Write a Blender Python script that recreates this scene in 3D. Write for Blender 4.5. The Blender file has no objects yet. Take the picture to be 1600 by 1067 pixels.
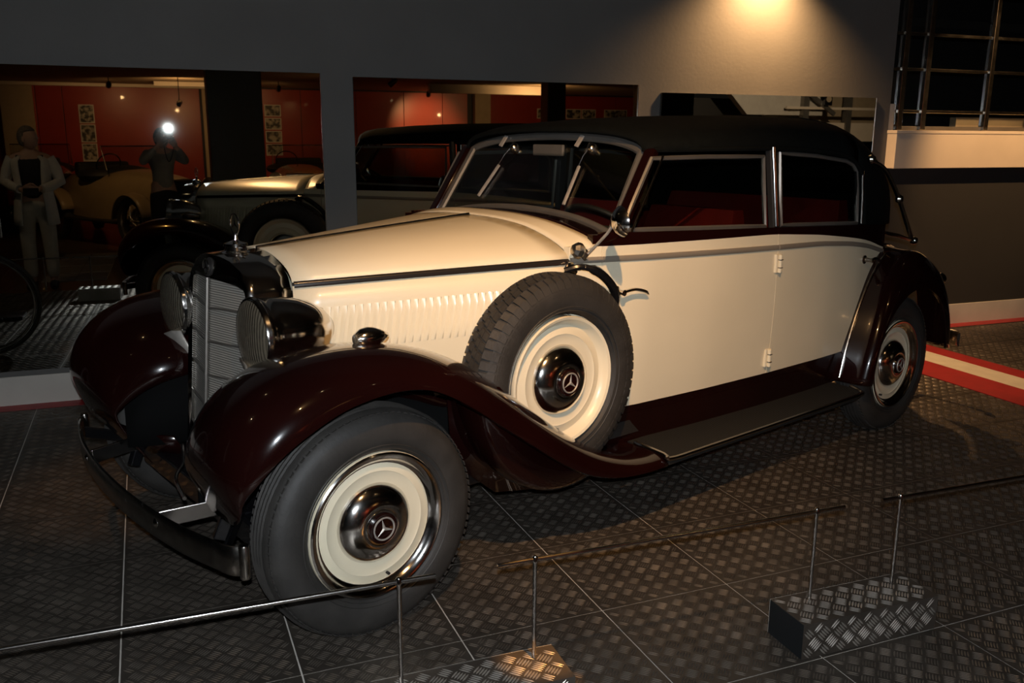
import bpy, bmesh, math, random
import numpy as np
from mathutils import Vector, Matrix

# ------------------------------------------------------------------ camera, world, exposure
PI = math.pi
SC = bpy.context.scene
COL = SC.collection
CAM_H, YAW, PIT, ROL, FPX = 1.555, math.radians(69.394), math.radians(12.903), math.radians(0.292), 1391.67
def cam_axes():
    f = Vector((math.cos(YAW)*math.cos(PIT), math.sin(YAW)*math.cos(PIT), -math.sin(PIT)))
    r0 = Vector((math.sin(YAW), -math.cos(YAW), 0)); u0 = r0.cross(f)
    return math.cos(ROL)*r0+math.sin(ROL)*u0, -math.sin(ROL)*r0+math.cos(ROL)*u0, f
CR, CU, CF = cam_axes()
cd = bpy.data.cameras.new('camera'); cam = bpy.data.objects.new('camera', cd); COL.objects.link(cam)
cd.sensor_width = 36; cd.lens = FPX/1600*36; cd.clip_start = 0.02
cam.matrix_world = Matrix(((CR.x, CU.x, -CF.x, 0), (CR.y, CU.y, -CF.y, 0), (CR.z, CU.z, -CF.z, CAM_H), (0, 0, 0, 1)))
SC.camera = cam
SC.view_settings.view_transform = 'Standard'; SC.view_settings.look = 'None'
SC.view_settings.gamma = 1; SC.view_settings.use_curve_mapping = False
SC.view_settings.exposure = 0.0
W = bpy.data.worlds.new('world'); SC.world = W; W.use_nodes = True
W.node_tree.nodes['Background'].inputs[0].default_value = (1.0, 0.85, 0.68, 1)
W.node_tree.nodes['Background'].inputs[1].default_value = 0.006
WARM = (1.0, 0.56, 0.235); GOLD = (1.0, 0.45, 0.10); FLASH = (0.86, 0.93, 1.0)
def spot(name, loc, aim, watts, deg, blend, col, size=0.03):
    l = bpy.data.lights.new(name, 'SPOT'); l.energy = watts; l.spot_size = math.radians(deg); l.spot_blend = blend
    l.color = col; l.shadow_soft_size = size
    o = bpy.data.objects.new(name, l); COL.objects.link(o); o.location = loc
    o.rotation_euler = (Vector(aim)-Vector(loc)).to_track_quat('-Z', 'Y').to_euler(); return o
# every spot below sits in the mouth of a modelled ceiling spotlight (built further down)
SPOTS = [  # (mouth position, aim, watts, cone, blend, colour)
    ((0.49, 0.50, 3.40), (1.46, 3.17, 0.94), 500, 46, 1.0, WARM),      # key on the bonnet and spare wheel
    ((4.10, 5.50, 2.95), (4.02, 5.66, 1.60), 330, 124, 1.0, WARM),         # scallop on the mirror wall
    ((0.95, 1.55, 3.40), (0.88, 2.10, 0.12), 700, 4.6, 0.3, GOLD),          # small pool on the rail plinth
    ((4.9, -6.4, 2.38), (5.25, -8.0, 1.75), 170, 60, 0.9, WARM),           # red panel wash
    ((-0.9, -5.6, 2.38), (-1.3, -8.0, 1.6), 18, 80, 0.8, WARM),
    ((1.9, -5.6, 2.38), (1.9, -8.0, 1.7), 14, 80, 0.8, WARM),
    ((6.5, 4.1, 3.40), (6.5, 5.70, 1.75), 330, 50, 0.6, WARM),            # ledge of the gallery
    ((3.2, 0.3, 3.40), (2.9, 2.2, 0.0), 12, 70, 1.0, WARM),            # plates in front of the car
    ((-1.1, 3.7, 3.40), (-0.25, 4.2, 0.0), 70, 24, 0.8, GOLD),
    ((5.2, 2.6, 3.40), (5.35, 4.3, 0.0), 95, 30, 0.8, WARM),            # striped band
    ((-2.4, 2.6, 3.40), (-1.4, 0.6, 0.6), 13, 90, 1.0, (1.0, .72, .45)),   # added flood standing in for ambient light on the visitors
    ((3.4, -3.2, 2.38), (1.0, -4.6, 0.4), 45, 120, 1.0, WARM),           # cars by the red wall
    ((0.2, -5.2, 2.10), (0.4, -6.4, 2.52), 45, 160, 1.0, WARM),           # added uplight standing in for bounce on the low ceiling
    ((7.4, 7.3, 3.40), (7.6, 6.35, 1.5), 35, 70, 1.0, WARM),            # added lamp that brightens the low wall inside the gallery
    ((-1.3, -0.9, 3.40), (-0.7, -3.0, 0.8), 70, 60, 1.0, WARM),            # added lamp, lifts the tan sports car out of the dark
    ((6.6, -4.4, 2.10), (6.8, -5.6, 2.52), 60, 160, 1.0, WARM),  # second uplight, added to brighten the low ceiling
    ((12.2, -2.6, 3.40), (13.6, -6.6, 2.2), 480, 80, 0.8, (1.0, .74, .50)),
]

# ------------------------------------------------------------------ mesh helpers
class MB:
    def __init__(s): s.v = []; s.f = []
    def add(s, vs, fs):
        o = len(s.v); s.v += [tuple(float(c) for c in p) for p in vs]; s.f += [tuple(i+o for i in f) for f in fs]; return s
    def grid(s, rows, cu=False, cv=False):
        n, m = len(rows), len(rows[0]); vs = [p for r in rows for p in r]; fs = []
        for i in range(n if cu else n-1):
            for j in range(m if cv else m-1):
                a, b = i, (i+1) % n; c, d = j, (j+1) % m
                fs.append((a*m+c, a*m+d, b*m+d, b*m+c))
        return s.add(vs, fs)
    def box(s, x0, x1, y0, y1, z0, z1):
        vs = [(x, y, z) for x in (x0, x1) for y in (y0, y1) for z in (z0, z1)]
        return s.add(vs, [(0, 1, 3, 2), (4, 6, 7, 5), (0, 4, 5, 1), (2, 3, 7, 6), (0, 2, 6, 4), (1, 5, 7, 3)])
    def beam(s, a, b, w, h, up=(0, 0, 1)):
        a, b = Vector(a), Vector(b); d = (b-a).normalized(); up = Vector(up)
        x = d.cross(up).normalized(); y = x.cross(d)
        vs = [p+x*(i*w/2)+y*(j*h/2) for p in (a, b) for i, j in ((-1, -1), (1, -1), (1, 1), (-1, 1))]
        return s.add(vs, [(3, 2, 1, 0), (4, 5, 6, 7), (0, 1, 5, 4), (1, 2, 6, 5), (2, 3, 7, 6), (3, 0, 4, 7)])
    def tube(s, path, r, n=10, caps=True, closed=False, flat=1.0, up=None):
        P = [Vector(p) for p in path]; m = len(P); R = r if isinstance(r, (list, tuple)) else [r]*m
        T = []
        for i in range(m):
            if closed: t = P[(i+1) % m]-P[i-1]
            else: t = P[min(i+1, m-1)]-P[max(i-1, 0)]
            T.append(t.normalized())
        ref = Vector(up) if up else (Vector((0, 0, 1)) if abs(T[0].z) < .9 else Vector((1, 0, 0)))
        rows = []; N = (ref-T[0]*ref.dot(T[0])).normalized()
        for i in range(m):
            N = (N-T[i]*N.dot(T[i])); N = N.normalized() if N.length > 1e-6 else T[i].orthogonal().normalized()
            B = T[i].cross(N)
            rows.append([P[i]+(N*math.cos(2*PI*k/n)*flat+B*math.sin(2*PI*k/n))*R[i] for k in range(n)])
        o = len(s.v); s.grid(rows, cu=closed, cv=True)
        if caps and not closed:
            s.f.append(tuple(o+k for k in range(n))[::-1]); s.f.append(tuple(o+(m-1)*n+k for k in range(n)))
        return s
    def lathe(s, prof, org=(0, 0, 0), axis=(0, 0, 1), n=32, sc=(1, 1)):
        A = Vector(axis).normalized(); X = A.orthogonal().normalized()
        if abs(A.z) < .9: X = Vector((0, 0, 1)); X = (X-A*X.dot(A)).normalized()
        Y = A.cross(X); O = Vector(org)
        rows = [[O+A*h+(X*math.cos(2*PI*k/n)*sc[0]+Y*math.sin(2*PI*k/n)*sc[1])*max(r, 1e-5) for k in range(n)] for r, h in prof]
        return s.grid(rows, cv=True)
    def prism(s, poly, d):   # poly: 3D points (planar), d: extrusion vector
        P = [Vector(p) for p in poly]; n = len(P); d = Vector(d)
        vs = P+[p+d for p in P]
        return s.add(vs, [tuple(range(n))[::-1], tuple(range(n, 2*n))]+[(i, (i+1) % n, n+(i+1) % n, n+i) for i in range(n)])
    def flip(s):
        r = MB(); r.v = [(x, -y, z) for x, y, z in s.v]; r.f = [f[::-1] for f in s.f]; return r
    def join(s, o, M=None):
        return s.add([(M @ Vector(p)) if M else p for p in o.v], o.f)
    def mesh(s, name, smooth=35, merge=0):
        me = bpy.data.meshes.new(name); me.from_pydata(s.v, [], s.f)
        bm = bmesh.new(); bm.from_mesh(me)
        if merge: bmesh.ops.remove_doubles(bm, verts=bm.verts, dist=merge)
        bmesh.ops.recalc_face_normals(bm, faces=bm.faces); bm.to_mesh(me); bm.free()
        if smooth:
            me.polygons.foreach_set('use_smooth', [True]*len(me.polygons)); me.set_sharp_from_angle(angle=math.radians(smooth))
        return me
    def build(s, name, mat, parent=None, smooth=35, bev=0, thick=0, merge=0, label=None, sub=0):
        return link(name, s.mesh(name, smooth, merge), mat, parent, bev, thick, label, sub)
def link(name, me, mat, parent=None, bev=0, thick=0, label=None, sub=0):
    if mat and not me.materials: me.materials.append(M[mat])
    o = bpy.data.objects.new(name, me); COL.objects.link(o); o.parent = parent
    if sub: m = o.modifiers.new('sub', 'SUBSURF'); m.levels = m.render_levels = sub
    if thick: m = o.modifiers.new('thick', 'SOLIDIFY'); m.thickness = thick; m.offset = 0
    if bev: m = o.modifiers.new('bevel', 'BEVEL'); m.width = bev; m.segments = 2; m.limit_method = 'ANGLE'
    if label: o['label'] = label
    return o
def tag(o, label, cat, group=None, kind=None):
    o['label'] = label; o['category'] = cat
    if group: o['group'] = group
    if kind: o['kind'] = kind
    return o
def struct(o, label=None):
    o['kind'] = 'structure'
    if label: o['label'] = label
    return o
def empty(name, loc=(0, 0, 0), rz=0):
    o = bpy.data.objects.new(name, None); COL.objects.link(o); o.location = loc; o.rotation_euler = (0, 0, rz)
    o.empty_display_size = .1; return o
def copy_tree(o, parent=None):
    c = o.copy(); COL.objects.link(c); c.parent = parent
    for ch in o.children: copy_tree(ch, c)
    return c
def interp(tab, x): return float(np.interp(x, [t[0] for t in tab], [t[1] for t in tab]))
def catmull(P, n):
    P = [Vector(p) for p in P]; out = []
    for i in range(len(P)-1):
        p0 = P[i-1] if i else P[0]*2-P[1]; p1, p2 = P[i], P[i+1]; p3 = P[i+2] if i+2 < len(P) else P[-1]*2-P[-2]
        for k in range(n):
            t = k/n
            out.append(.5*((2*p1)+(p2-p0)*t+(2*p0-5*p1+4*p2-p3)*t*t+(3*p1-p0-3*p2+p3)*t**3))
    return out+[P[-1]]

# ------------------------------------------------------------------ materials
M = {}
def mat(name, col, rough=.5, metal=0., coat=0., var=0., vscale=8., bump=0., bscale=60., emit=None, estr=0., spec=.5, rvar=0.):
    m = bpy.data.materials.new(name); m.use_nodes = True; nt = m.node_tree; b = nt.nodes['Principled BSDF']; L = nt.links
    b.inputs['Base Color'].default_value = (*col, 1); b.inputs['Roughness'].default_value = rough
    b.inputs['Metallic'].default_value = metal; b.inputs['Coat Weight'].default_value = coat; b.inputs['Coat Roughness'].default_value = .04
    b.inputs['Specular IOR Level'].default_value = spec
    tc = nt.nodes.new('ShaderNodeTexCoord')
    if var or rvar:
        n = nt.nodes.new('ShaderNodeTexNoise'); n.inputs['Scale'].default_value = vscale; n.inputs['Detail'].default_value = 5
        L.new(tc.outputs['Object'], n.inputs['Vector'])
    if var:
        r = nt.nodes.new('ShaderNodeValToRGB'); L.new(n.outputs['Fac'], r.inputs['Fac'])
        r.color_ramp.elements[0].position = .3; r.color_ramp.elements[1].position = .7
        r.color_ramp.elements[0].color = (*[c*(1-var) for c in col], 1); r.color_ramp.elements[1].color = (*[min(1, c*(1+var)) for c in col], 1)
        L.new(r.outputs['Color'], b.inputs['Base Color'])
    if rvar:
        mr = nt.nodes.new('ShaderNodeMapRange'); mr.inputs['To Min'].default_value = max(.02, rough-rvar); mr.inputs['To Max'].default_value = rough+rvar
        L.new(n.outputs['Fac'], mr.inputs['Value']); L.new(mr.outputs['Result'], b.inputs['Roughness'])
    if bump:
        n2 = nt.nodes.new('ShaderNodeTexNoise'); n2.inputs['Scale'].default_value = bscale; n2.inputs['Detail'].default_value = 4
        bp = nt.nodes.new('ShaderNodeBump'); bp.inputs['Strength'].default_value = bump; bp.inputs['Distance'].default_value = .01
        L.new(tc.outputs['Object'], n2.inputs['Vector']); L.new(n2.outputs['Fac'], bp.inputs['Height']); L.new(bp.outputs['Normal'], b.inputs['Normal'])
    if emit: b.inputs['Emission Color'].default_value = (*emit, 1); b.inputs['Emission Strength'].default_value = estr
    M[name] = m; return m
def glass(name, tint, gloss=.08):
    m = bpy.data.materials.new(name); m.use_nodes = True; nt = m.node_tree; nt.nodes.clear(); L = nt.links
    o = nt.nodes.new('ShaderNodeOutputMaterial'); mx = nt.nodes.new('ShaderNodeMixShader'); t = nt.nodes.new('ShaderNodeBsdfTransparent')
    g = nt.nodes.new('ShaderNodeBsdfGlossy'); lw = nt.nodes.new('ShaderNodeLayerWeight'); pw = nt.nodes.new('ShaderNodeMath'); pw.operation = 'POWER'; pw.inputs[1].default_value = 4
    fr = nt.nodes.new('ShaderNodeMath'); fr.operation = 'MULTIPLY_ADD'; fr.inputs[1].default_value = .9; fr.inputs[2].default_value = .045; L.new(lw.outputs['Facing'], pw.inputs[0]); L.new(pw.outputs[0], fr.inputs[0])
    t.inputs['Color'].default_value = (*tint, 1); g.inputs['Roughness'].default_value = .01
    L.new(fr.outputs[0], mx.inputs['Fac']); L.new(t.outputs[0], mx.inputs[1]); L.new(g.outputs[0], mx.inputs[2]); L.new(mx.outputs[0], o.inputs['Surface'])
    M[name] = m
def stripes(name, col, rough, metal, axis, freq, strength, dark=.6, shape='SIN'):
    """surface with fine ribs along one axis (fin packs, canvas, panel grain)"""
    m = mat(name, col, rough, metal); nt = m.node_tree; L = nt.links; b = nt.nodes['Principled BSDF']
    tc = nt.nodes.new('ShaderNodeTexCoord'); wv = nt.nodes.new('ShaderNodeTexWave'); wv.bands_direction = axis; wv.inputs['Scale'].default_value = freq
    wv.wave_profile = shape
    bp = nt.nodes.new('ShaderNodeBump'); bp.inputs['Strength'].default_value = strength; bp.inputs['Distance'].default_value = .004
    L.new(tc.outputs['Object'], wv.inputs['Vector']); L.new(wv.outputs['Fac'], bp.inputs['Height']); L.new(bp.outputs['Normal'], b.inputs['Normal'])
    r = nt.nodes.new('ShaderNodeValToRGB'); r.color_ramp.elements[0].color = (*[c*dark for c in col], 1); r.color_ramp.elements[1].color = (*col, 1)
    L.new(wv.outputs['Fac'], r.inputs['Fac']); L.new(r.outputs['Color'], b.inputs['Base Color'])
mat('cream', (.80, .715, .53), .32, 0, .35, .03, 3, rvar=.05)
mat('burgundy', (.0105, .0021, .0017), .18, 0, 1.0, .15, 4, spec=.15)
mat('matt_black', (.004, .004, .004), .9, spec=.1)  # even matt near-black for the inner wing panels
mat('chrome', (.70, .68, .65), .13, 1, rvar=.05, vscale=30)
mat('bright_metal', (.66, .61, .54), .28, 1, var=.3, vscale=60)
mat('pale_metal', (.50, .46, .41), .42, .5, var=.15, vscale=40)
mat('moulding', (.34, .295, .24), .38, .35, .2)
mat('dull_chrome', (.34, .32, .29), .24, 1, var=.25, vscale=25, rvar=.08)
mat('grey_metal', (.20, .185, .165), .4, .6, var=.1)
mat('black_paint', (.006, .006, .007), .25, 0, .6)
mat('dark_strip', (.022, .018, .016), .22, .2, .4)
mat('rubber', (.030, .027, .024), .62, 0, var=.25, vscale=12, bump=.12, bscale=90)
mat('mat_rubber', (.028, .026, .021), .7, 0, var=.2, vscale=30, bump=.3, bscale=200)
mat('canvas', (.0045, .0052, .0046), .9, 0, spec=.08, var=.2, vscale=30, bump=.25, bscale=300)
mat('red_leather', (.20, .012, .007), .45, 0, .1, .15, 10, bump=.1, bscale=80)
mat('dark_trim', (.015, .013, .012), .6)
mat('lens', (.62, .54, .40), .20, .85, .5, .1, 60)
mat('red_lens', (.35, .02, .01), .15, 0, .6)
stripes('grille_mesh', (.55, .51, .45), .5, .25, 'Z', 38, .7, .45)
stripes('ribbed_rubber', (.009, .0085, .007), .75, 0, 'Y', 40, .6, .5)
nt = M['lens'].node_tree; tcn = nt.nodes.new('ShaderNodeTexCoord'); wvn = nt.nodes.new('ShaderNodeTexWave'); wvn.bands_direction = 'Y'; wvn.inputs['Scale'].default_value = 22
bpn = nt.nodes.new('ShaderNodeBump'); bpn.inputs['Strength'].default_value = .5; bpn.inputs['Distance'].default_value = .004
nt.links.new(tcn.outputs['Object'], wvn.inputs['Vector']); nt.links.new(wvn.outputs['Fac'], bpn.inputs['Height']); nt.links.new(bpn.outputs['Normal'], nt.nodes['Principled BSDF'].inputs['Normal'])
glass('window_glass', (.68, .70, .68)); glass('screen_glass', (.84, .86, .84)); glass('clear_glass', (.9, .92, .92))
mat('plate', (.095, .080, .066), .42, .6, var=.28, vscale=6, rvar=.10, bump=.05, bscale=120)
mat('plate_bar', (.24, .205, .17), .34, .75, var=.35, vscale=7, rvar=.10)
mat('plate_bright', (.50, .46, .41), .34, .7, var=.2, vscale=9, rvar=.08, bump=.04, bscale=120)
mat('seam', (.52, .48, .43), .7, var=.15)
mat('steel', (.42, .40, .38), .20, 1, rvar=.05)
mat('dark_sheet', (.03, .034, .037), .35, .6)
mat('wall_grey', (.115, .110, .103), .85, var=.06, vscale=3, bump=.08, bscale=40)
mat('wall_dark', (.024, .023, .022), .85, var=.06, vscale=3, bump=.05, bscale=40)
mat('white_board', (.56, .52, .46), .6, var=.07, vscale=5)
mat('ledge', (.72, .62, .50), .6, var=.05, vscale=3)
mat('red_stripe', (.33, .018, .020), .5, var=.12, vscale=9)
mat('white_stripe', (.66, .60, .50), .55, var=.08, vscale=9)
mat('mirror', (.62, .63, .58), .012, 1)
mat('red_panel', (.30, .030, .014), .34, 0, .2, .10, 2)
mat('ceiling_board', (.34, .25, .16), .8, var=.06)
mat('ceiling_dark', (.05, .047, .043), .9)
mat('column_black', (.012, .013, .011), .5, var=.1)
mat('beige', (.42, .33, .22), .7, var=.06)
mat('brown_floor', (.075, .050, .033), .32, 0, .25, .25, 3, rvar=.08)
mat('pale_plate', (.42, .40, .36), .5, .3, var=.12)
mat('lamp_glow', (1, .8, .5), .5, emit=(1.0, .74, .40), estr=14)
mat('flash_glow', (1, 1, 1), .5, emit=(.90, .95, 1.0), estr=220)
mat('skin', (.50, .30, .21), .55, 0, var=.06, vscale=20)
mat('hair_grey', (.16, .13, .10), .7, var=.4, vscale=90, bump=.6, bscale=120)
mat('hair_brown', (.05, .035, .025), .7, var=.4, vscale=90, bump=.6, bscale=120)
mat('cloth_white', (.62, .58, .52), .85, var=.06, vscale=15, bump=.1)
mat('cloth_cream', (.50, .45, .37), .85, var=.06, vscale=15, bump=.1)
mat('cloth_black', (.012, .011, .013), .85, bump=.1)
mat('cloth_shirt', (.24, .23, .20), .85, var=.08, vscale=15, bump=.1)
mat('tan_paint', (.30, .22, .12), .3, 0, .5, .05)
mat('red_paint', (.45, .02, .015), .25, 0, .8)
mat('amber_paint', (.28, .13, .04), .25, 0, .8)
mat('paper', (.62, .58, .50), .6)
# ------------------------------------------------------------------ the room
WY = 5.743                       # mirror wall plane
mb = MB().box(-6, 18.5, -8.6, WY+.3, -.12, -.006)
floor = struct(mb.build('floor', 'brown_floor', smooth=0), 'dark brown exhibition hall floor under the tread plates')
mb = MB().box(-2.2, 8.6, 1.36, WY+.1, -.006, -.0025)
mb.build('plate_bed', 'seam', floor, smooth=0)
# one tread plate: sheet plus raised five-bar groups set diagonally
def bars(mbx, w, h, origin, ux, uy, un, pitch=.0625, hgt=.0019, inset=.002):
    o, ux, uy, un = Vector(origin), Vector(ux), Vector(uy), Vector(un)
    s2 = math.sqrt(.5); cell = pitch*s2
    for i in range(int(w/pitch)+2):
        for j in range(int(h/pitch)+2):
            for k in (0, 1):
                cx, cy = (i+.25+.5*k)*pitch, (j+.25+.5*k)*pitch
                d = (s2, -s2) if k == 0 else (s2, s2); e = (-d[1], d[0])
                for q in range(5):
                    off = (q-2)*cell*.195; px, py = cx+e[0]*off, cy+e[1]*off; hl = cell*.42; hw = cell*.062
                    ends = [(px-d[0]*hl, py-d[1]*hl), (px+d[0]*hl, py+d[1]*hl)]
                    if any(a < inset or a > w-inset or b < inset or b > h-inset for a, b in ends): continue
                    P = lambda a, b, z: o+ux*a+uy*b+un*z
                    m1 = [(px+d[0]*hl*t, py+d[1]*hl*t) for t in (-.45, .45)]
                    vs = [P(*ends[0], 0), P(*ends[1], 0)]
                    for a, b in m1:
                        vs += [P(a+e[0]*hw, b+e[1]*hw, 0), P(a-e[0]*hw, b-e[1]*hw, 0), P(a, b, hgt)]
                    mbx.add(vs, [(0, 2, 4), (0, 4, 3), (2, 5, 7, 4), (4, 7, 6, 3), (5, 1, 7), (7, 1, 6)])
T = .5
pm = MB().box(.0025, T-.0025, .0025, T-.0025, -.0025, 0)
bars(pm, T, T, (0, 0, 0), (1, 0, 0), (0, 1, 0), (0, 0, 1), inset=.005)
plate_me = pm.mesh('tread_plate', 50); plate_me.materials.append(M['plate']); plate_me.materials.append(M['plate_bar'])
plate_me.polygons.foreach_set('material_index', [0 if p.index < 6 else 1 for p in plate_me.polygons])
GX, GY, GR = 1.2638, 1.9458, .0283
for i in range(-7, 15):
    for j in range(-1, 8):
        x, y = GX+math.cos(GR)*i*T-math.sin(GR)*j*T, GY+math.sin(GR)*i*T+math.cos(GR)*j*T
        if x < -2.0 or x > 8.2: continue
        o = bpy.data.objects.new('tread_plate', plate_me); COL.objects.link(o); o.parent = floor
        o.location = (x, y, 0); o.rotation_euler = (0, 0, GR)
for i in range(2):
    for j in range(4):
        MB().box(-1.42+i*.33, -1.10+i*.33, -1.75+j*.62, -1.16+j*.62, -.006, .002).build('pale_floor_plate', 'pale_plate', floor, 0, bev=.002)
# painted strips: one across the floor beside the car, one along the wall
strip = struct(MB().box(4.665, 5.38, 1.6, WY-.02, .0022, .004).build('trim_1', 'red_stripe', smooth=0), 'red and cream striped band painted across the floor right of the car')
MB().box(4.665, 4.975, 1.6, WY-.02, .004, .006).build('red_band', 'red_stripe', strip, 0)
MB().box(4.975, 5.21, 1.6, WY-.02, .004, .006).build('cream_band', 'white_stripe', strip, 0)
MB().box(5.21, 5.38, 1.6, WY-.02, .004, .006).build('red_band', 'red_stripe', strip, 0)
struct(MB().box(-4, 18, WY-.13, WY-.012, .0022, .0035).build('trim_2', 'red_stripe', smooth=0), 'thin red line along the foot of the mirror wall')
# mirror wall with an opening to the gallery on the right
wall = MB(); wall.box(-6, 5.33, WY, WY+.25, 0, 3.75)
wall_back = struct(wall.build('wall_back', 'wall_grey', smooth=0), 'dark grey plastered wall carrying the mirrors')
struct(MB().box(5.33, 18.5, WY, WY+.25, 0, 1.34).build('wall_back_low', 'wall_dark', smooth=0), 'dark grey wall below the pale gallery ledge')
struct(MB().box(-6, 18.5, WY-.012, WY, .0, .175).build('baseboard_back', 'white_board', smooth=0, bev=.003), 'pale baseboard along the mirror wall')
# gallery: pale parapet beam, glazing grid, dark space behind
led = struct(MB().box(5.33, 18.5, WY-.10, WY+.3, 1.33, 1.60).build('trim_3', 'ledge', smooth=0, bev=.004), 'pale beige parapet band of the gallery')
MB().box(5.325, 18.5, WY-.105, WY+.32, 1.60, 1.625).build('capping', 'ledge', led, 0, bev=.003)
MB().box(5.33, 5.40, WY+.02, WY+.20, 1.625, 1.83).build('end_post', 'ledge', led, 0, bev=.003)
win = struct(MB().box(5.36, 14, WY+.09, WY+.12, 1.625, 1.66).build('window_1', 'grey_metal', smooth=0, bev=.003), 'steel framed glazing above the gallery ledge')
for x, w in ((5.50, .05), (5.74, .05), (6.42, .045), (7.25, .045), (8.1, .045), (9.0, .045)):
    MB().box(x-w/2, x+w/2, WY+.06, WY+.12, 1.63, 3.7).build('mullion', 'dull_chrome', win, 0, bev=.004)
for z in (1.775, 2.10, 2.37, 2.7, 3.05):
    MB().box(5.38, 14, WY+.075, WY+.105, z-.012, z+.012).build('transom', 'dull_chrome', win, 0, bev=.003)
xs = [5.36, 5.50, 5.74, 6.42, 7.25, 8.1, 9.0]; zs = [1.66, 2.10, 2.37, 2.7, 3.05]
for a, b in zip(xs, xs[1:]):
    for c, d in zip(zs, zs[1:]):
        MB().box(a+.025, b-.025, WY+.088, WY+.092, c+.012, d-.012).build('pane', 'clear_glass', win, 0)
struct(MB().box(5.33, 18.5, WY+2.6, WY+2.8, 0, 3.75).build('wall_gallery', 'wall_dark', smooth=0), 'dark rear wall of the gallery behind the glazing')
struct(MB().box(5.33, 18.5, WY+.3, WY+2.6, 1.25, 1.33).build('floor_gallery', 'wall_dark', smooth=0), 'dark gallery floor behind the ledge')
struct(MB().box(5.05, 5.33, WY+.25, WY+2.8, 0, 3.75).build('wall_gallery_side', 'wall_grey', smooth=0), 'grey side wall of the gallery opening')
mbx = MB().box(6.6, 9.6, WY+.55, WY+.62, 1.34, 1.75); struct(mbx.build('wall_gallery_parapet', 'beige', smooth=0), 'low beige wall inside the gallery')
# other sides of the hall (seen in the mirrors)
struct(MB().box(-6.3, -6, -8.6, WY, 0, 3.75).build('wall_left', 'wall_dark', smooth=0), 'dark side wall of the hall')
struct(MB().box(18.3, 18.6, -8.6, WY, 0, 3.75).build('wall_right', 'wall_grey', smooth=0), 'grey end wall of the hall')
struct(MB().box(-6.3, 18.6, -2.0, WY+3, 3.75, 3.9).build('ceiling', 'ceiling_dark', smooth=0), 'dark ceiling above the car')
low = struct(MB().box(-6.3, 11, -8.6, -2.0, 2.52, 2.7).build('ceiling_low', 'ceiling_board', smooth=0), 'low brown ceiling over the red wall')
MB().box(-6.3, 11, -2.06, -2.0, 2.52, 3.75).build('fascia', 'ceiling_board', low, 0)
struct(MB().box(11, 18.6, -8.6, -2.0, 3.4, 3.6).build('ceiling_stair', 'ceiling_dark', smooth=0), 'dark ceiling over the stair')
for x0, x1, y0, z0 in ((-6, 1.6, -7.75, 2.46), (4.6, 7.2, -5.2, 2.36), (-.2, .72, -6.6, 2.44)):
    MB().box(x0, x1, y0-.12, y0, z0, 2.52).build('ceiling_batten', 'ledge', low, 0, bev=.004)
redw = struct(MB().box(-6, 18.5, -8.3, -8.05, 0, 2.52).build('wall_front', 'dark_trim', smooth=0), 'deep red panelled wall facing the mirrors')
seams = [-5.6, -4.2, -2.32, -1.86, .62, None, .95, 2.6, 3.75, 4.79, 5.66, 6.24, None, 6.74, 8.3, 9.9, 11.4]
for a, b in zip(seams, seams[1:]):
    if a is None or b is None: continue
    MB().box(a+.006, b-.006, -8.05, -8.02, .08, 2.49).build('red_panel', 'red_panel', redw, 0, bev=.003)
MB().box(.66, .93, -8.05, -7.9, 0, 2.52).build('pilaster', 'beige', redw, 0)
MB().box(6.36, 6.72, -8.05, -7.85, 0, 2.52).build('pilaster', 'beige', redw, 0)
MB().box(-2.9, -2.36, -8.02, -7.9, 0, 2.52).build('pilaster', 'beige', redw, 0)
for n, (x0, x1, y0, y1) in enumerate(((.50, 1.20, -2.0, -1.3), (6.05, 6.38, -3.3, -2.97), (7.95, 8.74, -3.5, -2.7))):
    struct(MB().box(x0, x1, y0, y1, -.005, 3.75 if y1 > -2 else 2.52).build('trim_%d' % (n+4), 'column_black', smooth=0, bev=.01),
           ('wide black square column behind the photographer', 'slim black column in the hall, seen in the mirror', 'black column nearest the stair, seen in the mirror')[n])
# stair and far gallery reflected in the right-hand mirror
st = struct(MB().prism([(12.2, -7.4, 2.9), (13.0, -7.4, 2.12), (15.2, -7.4, 2.12), (15.2, -7.4, 2.9)], (0, .2, 0)).build('wall_stair', 'white_board', smooth=0), 'white slanting stair wall seen in the right mirror')
MB().box(14.0, 18.3, -7.3, -7.1, 1.5, 1.95).build('parapet', 'ledge', st, 0)
MB().box(14.0, 18.3, -8.0, -7.9, 1.9, 3.3).build('back_panel', 'beige', st, 0)
for x in (14.6, 15.9, 17.1): MB().box(x-.08, x+.08, -7.2, -7.05, 1.5, 3.4).build('post', 'grey_metal', st, 0)
MB().box(14.0, 18.3, -7.08, -7.02, 2.26, 2.32).build('rail', 'ledge', st, 0)
MB().beam((14.4, -7.0, 2.75), (15.4, -7.0, 2.15), .06, .1).build('brace', 'grey_metal', st, 0)
for n, (x, z) in enumerate(((15.1, 2.5), (16.8, 2.5), (17.5, 1.95))):
    sp = empty('loudspeaker', (x, -6.95, z)); tag(sp, ('small black loudspeaker beside the stair brace, in the right mirror', 'small black loudspeaker on the middle gallery post, in the right mirror', 'low black loudspeaker at the far gallery end, in the right mirror')[n], 'loudspeaker', 'gallery loudspeakers')
    MB().box(-.11, .11, -.08, .08, -.15, .15).build('cabinet', 'black_paint', sp, 0, bev=.01)
    MB().lathe([(.075, 0), (.07, .012), (.03, .004), (0, .01)], (0, .08, 0), (0, 1, 0), 20).build('cone', 'beige', sp)
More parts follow.
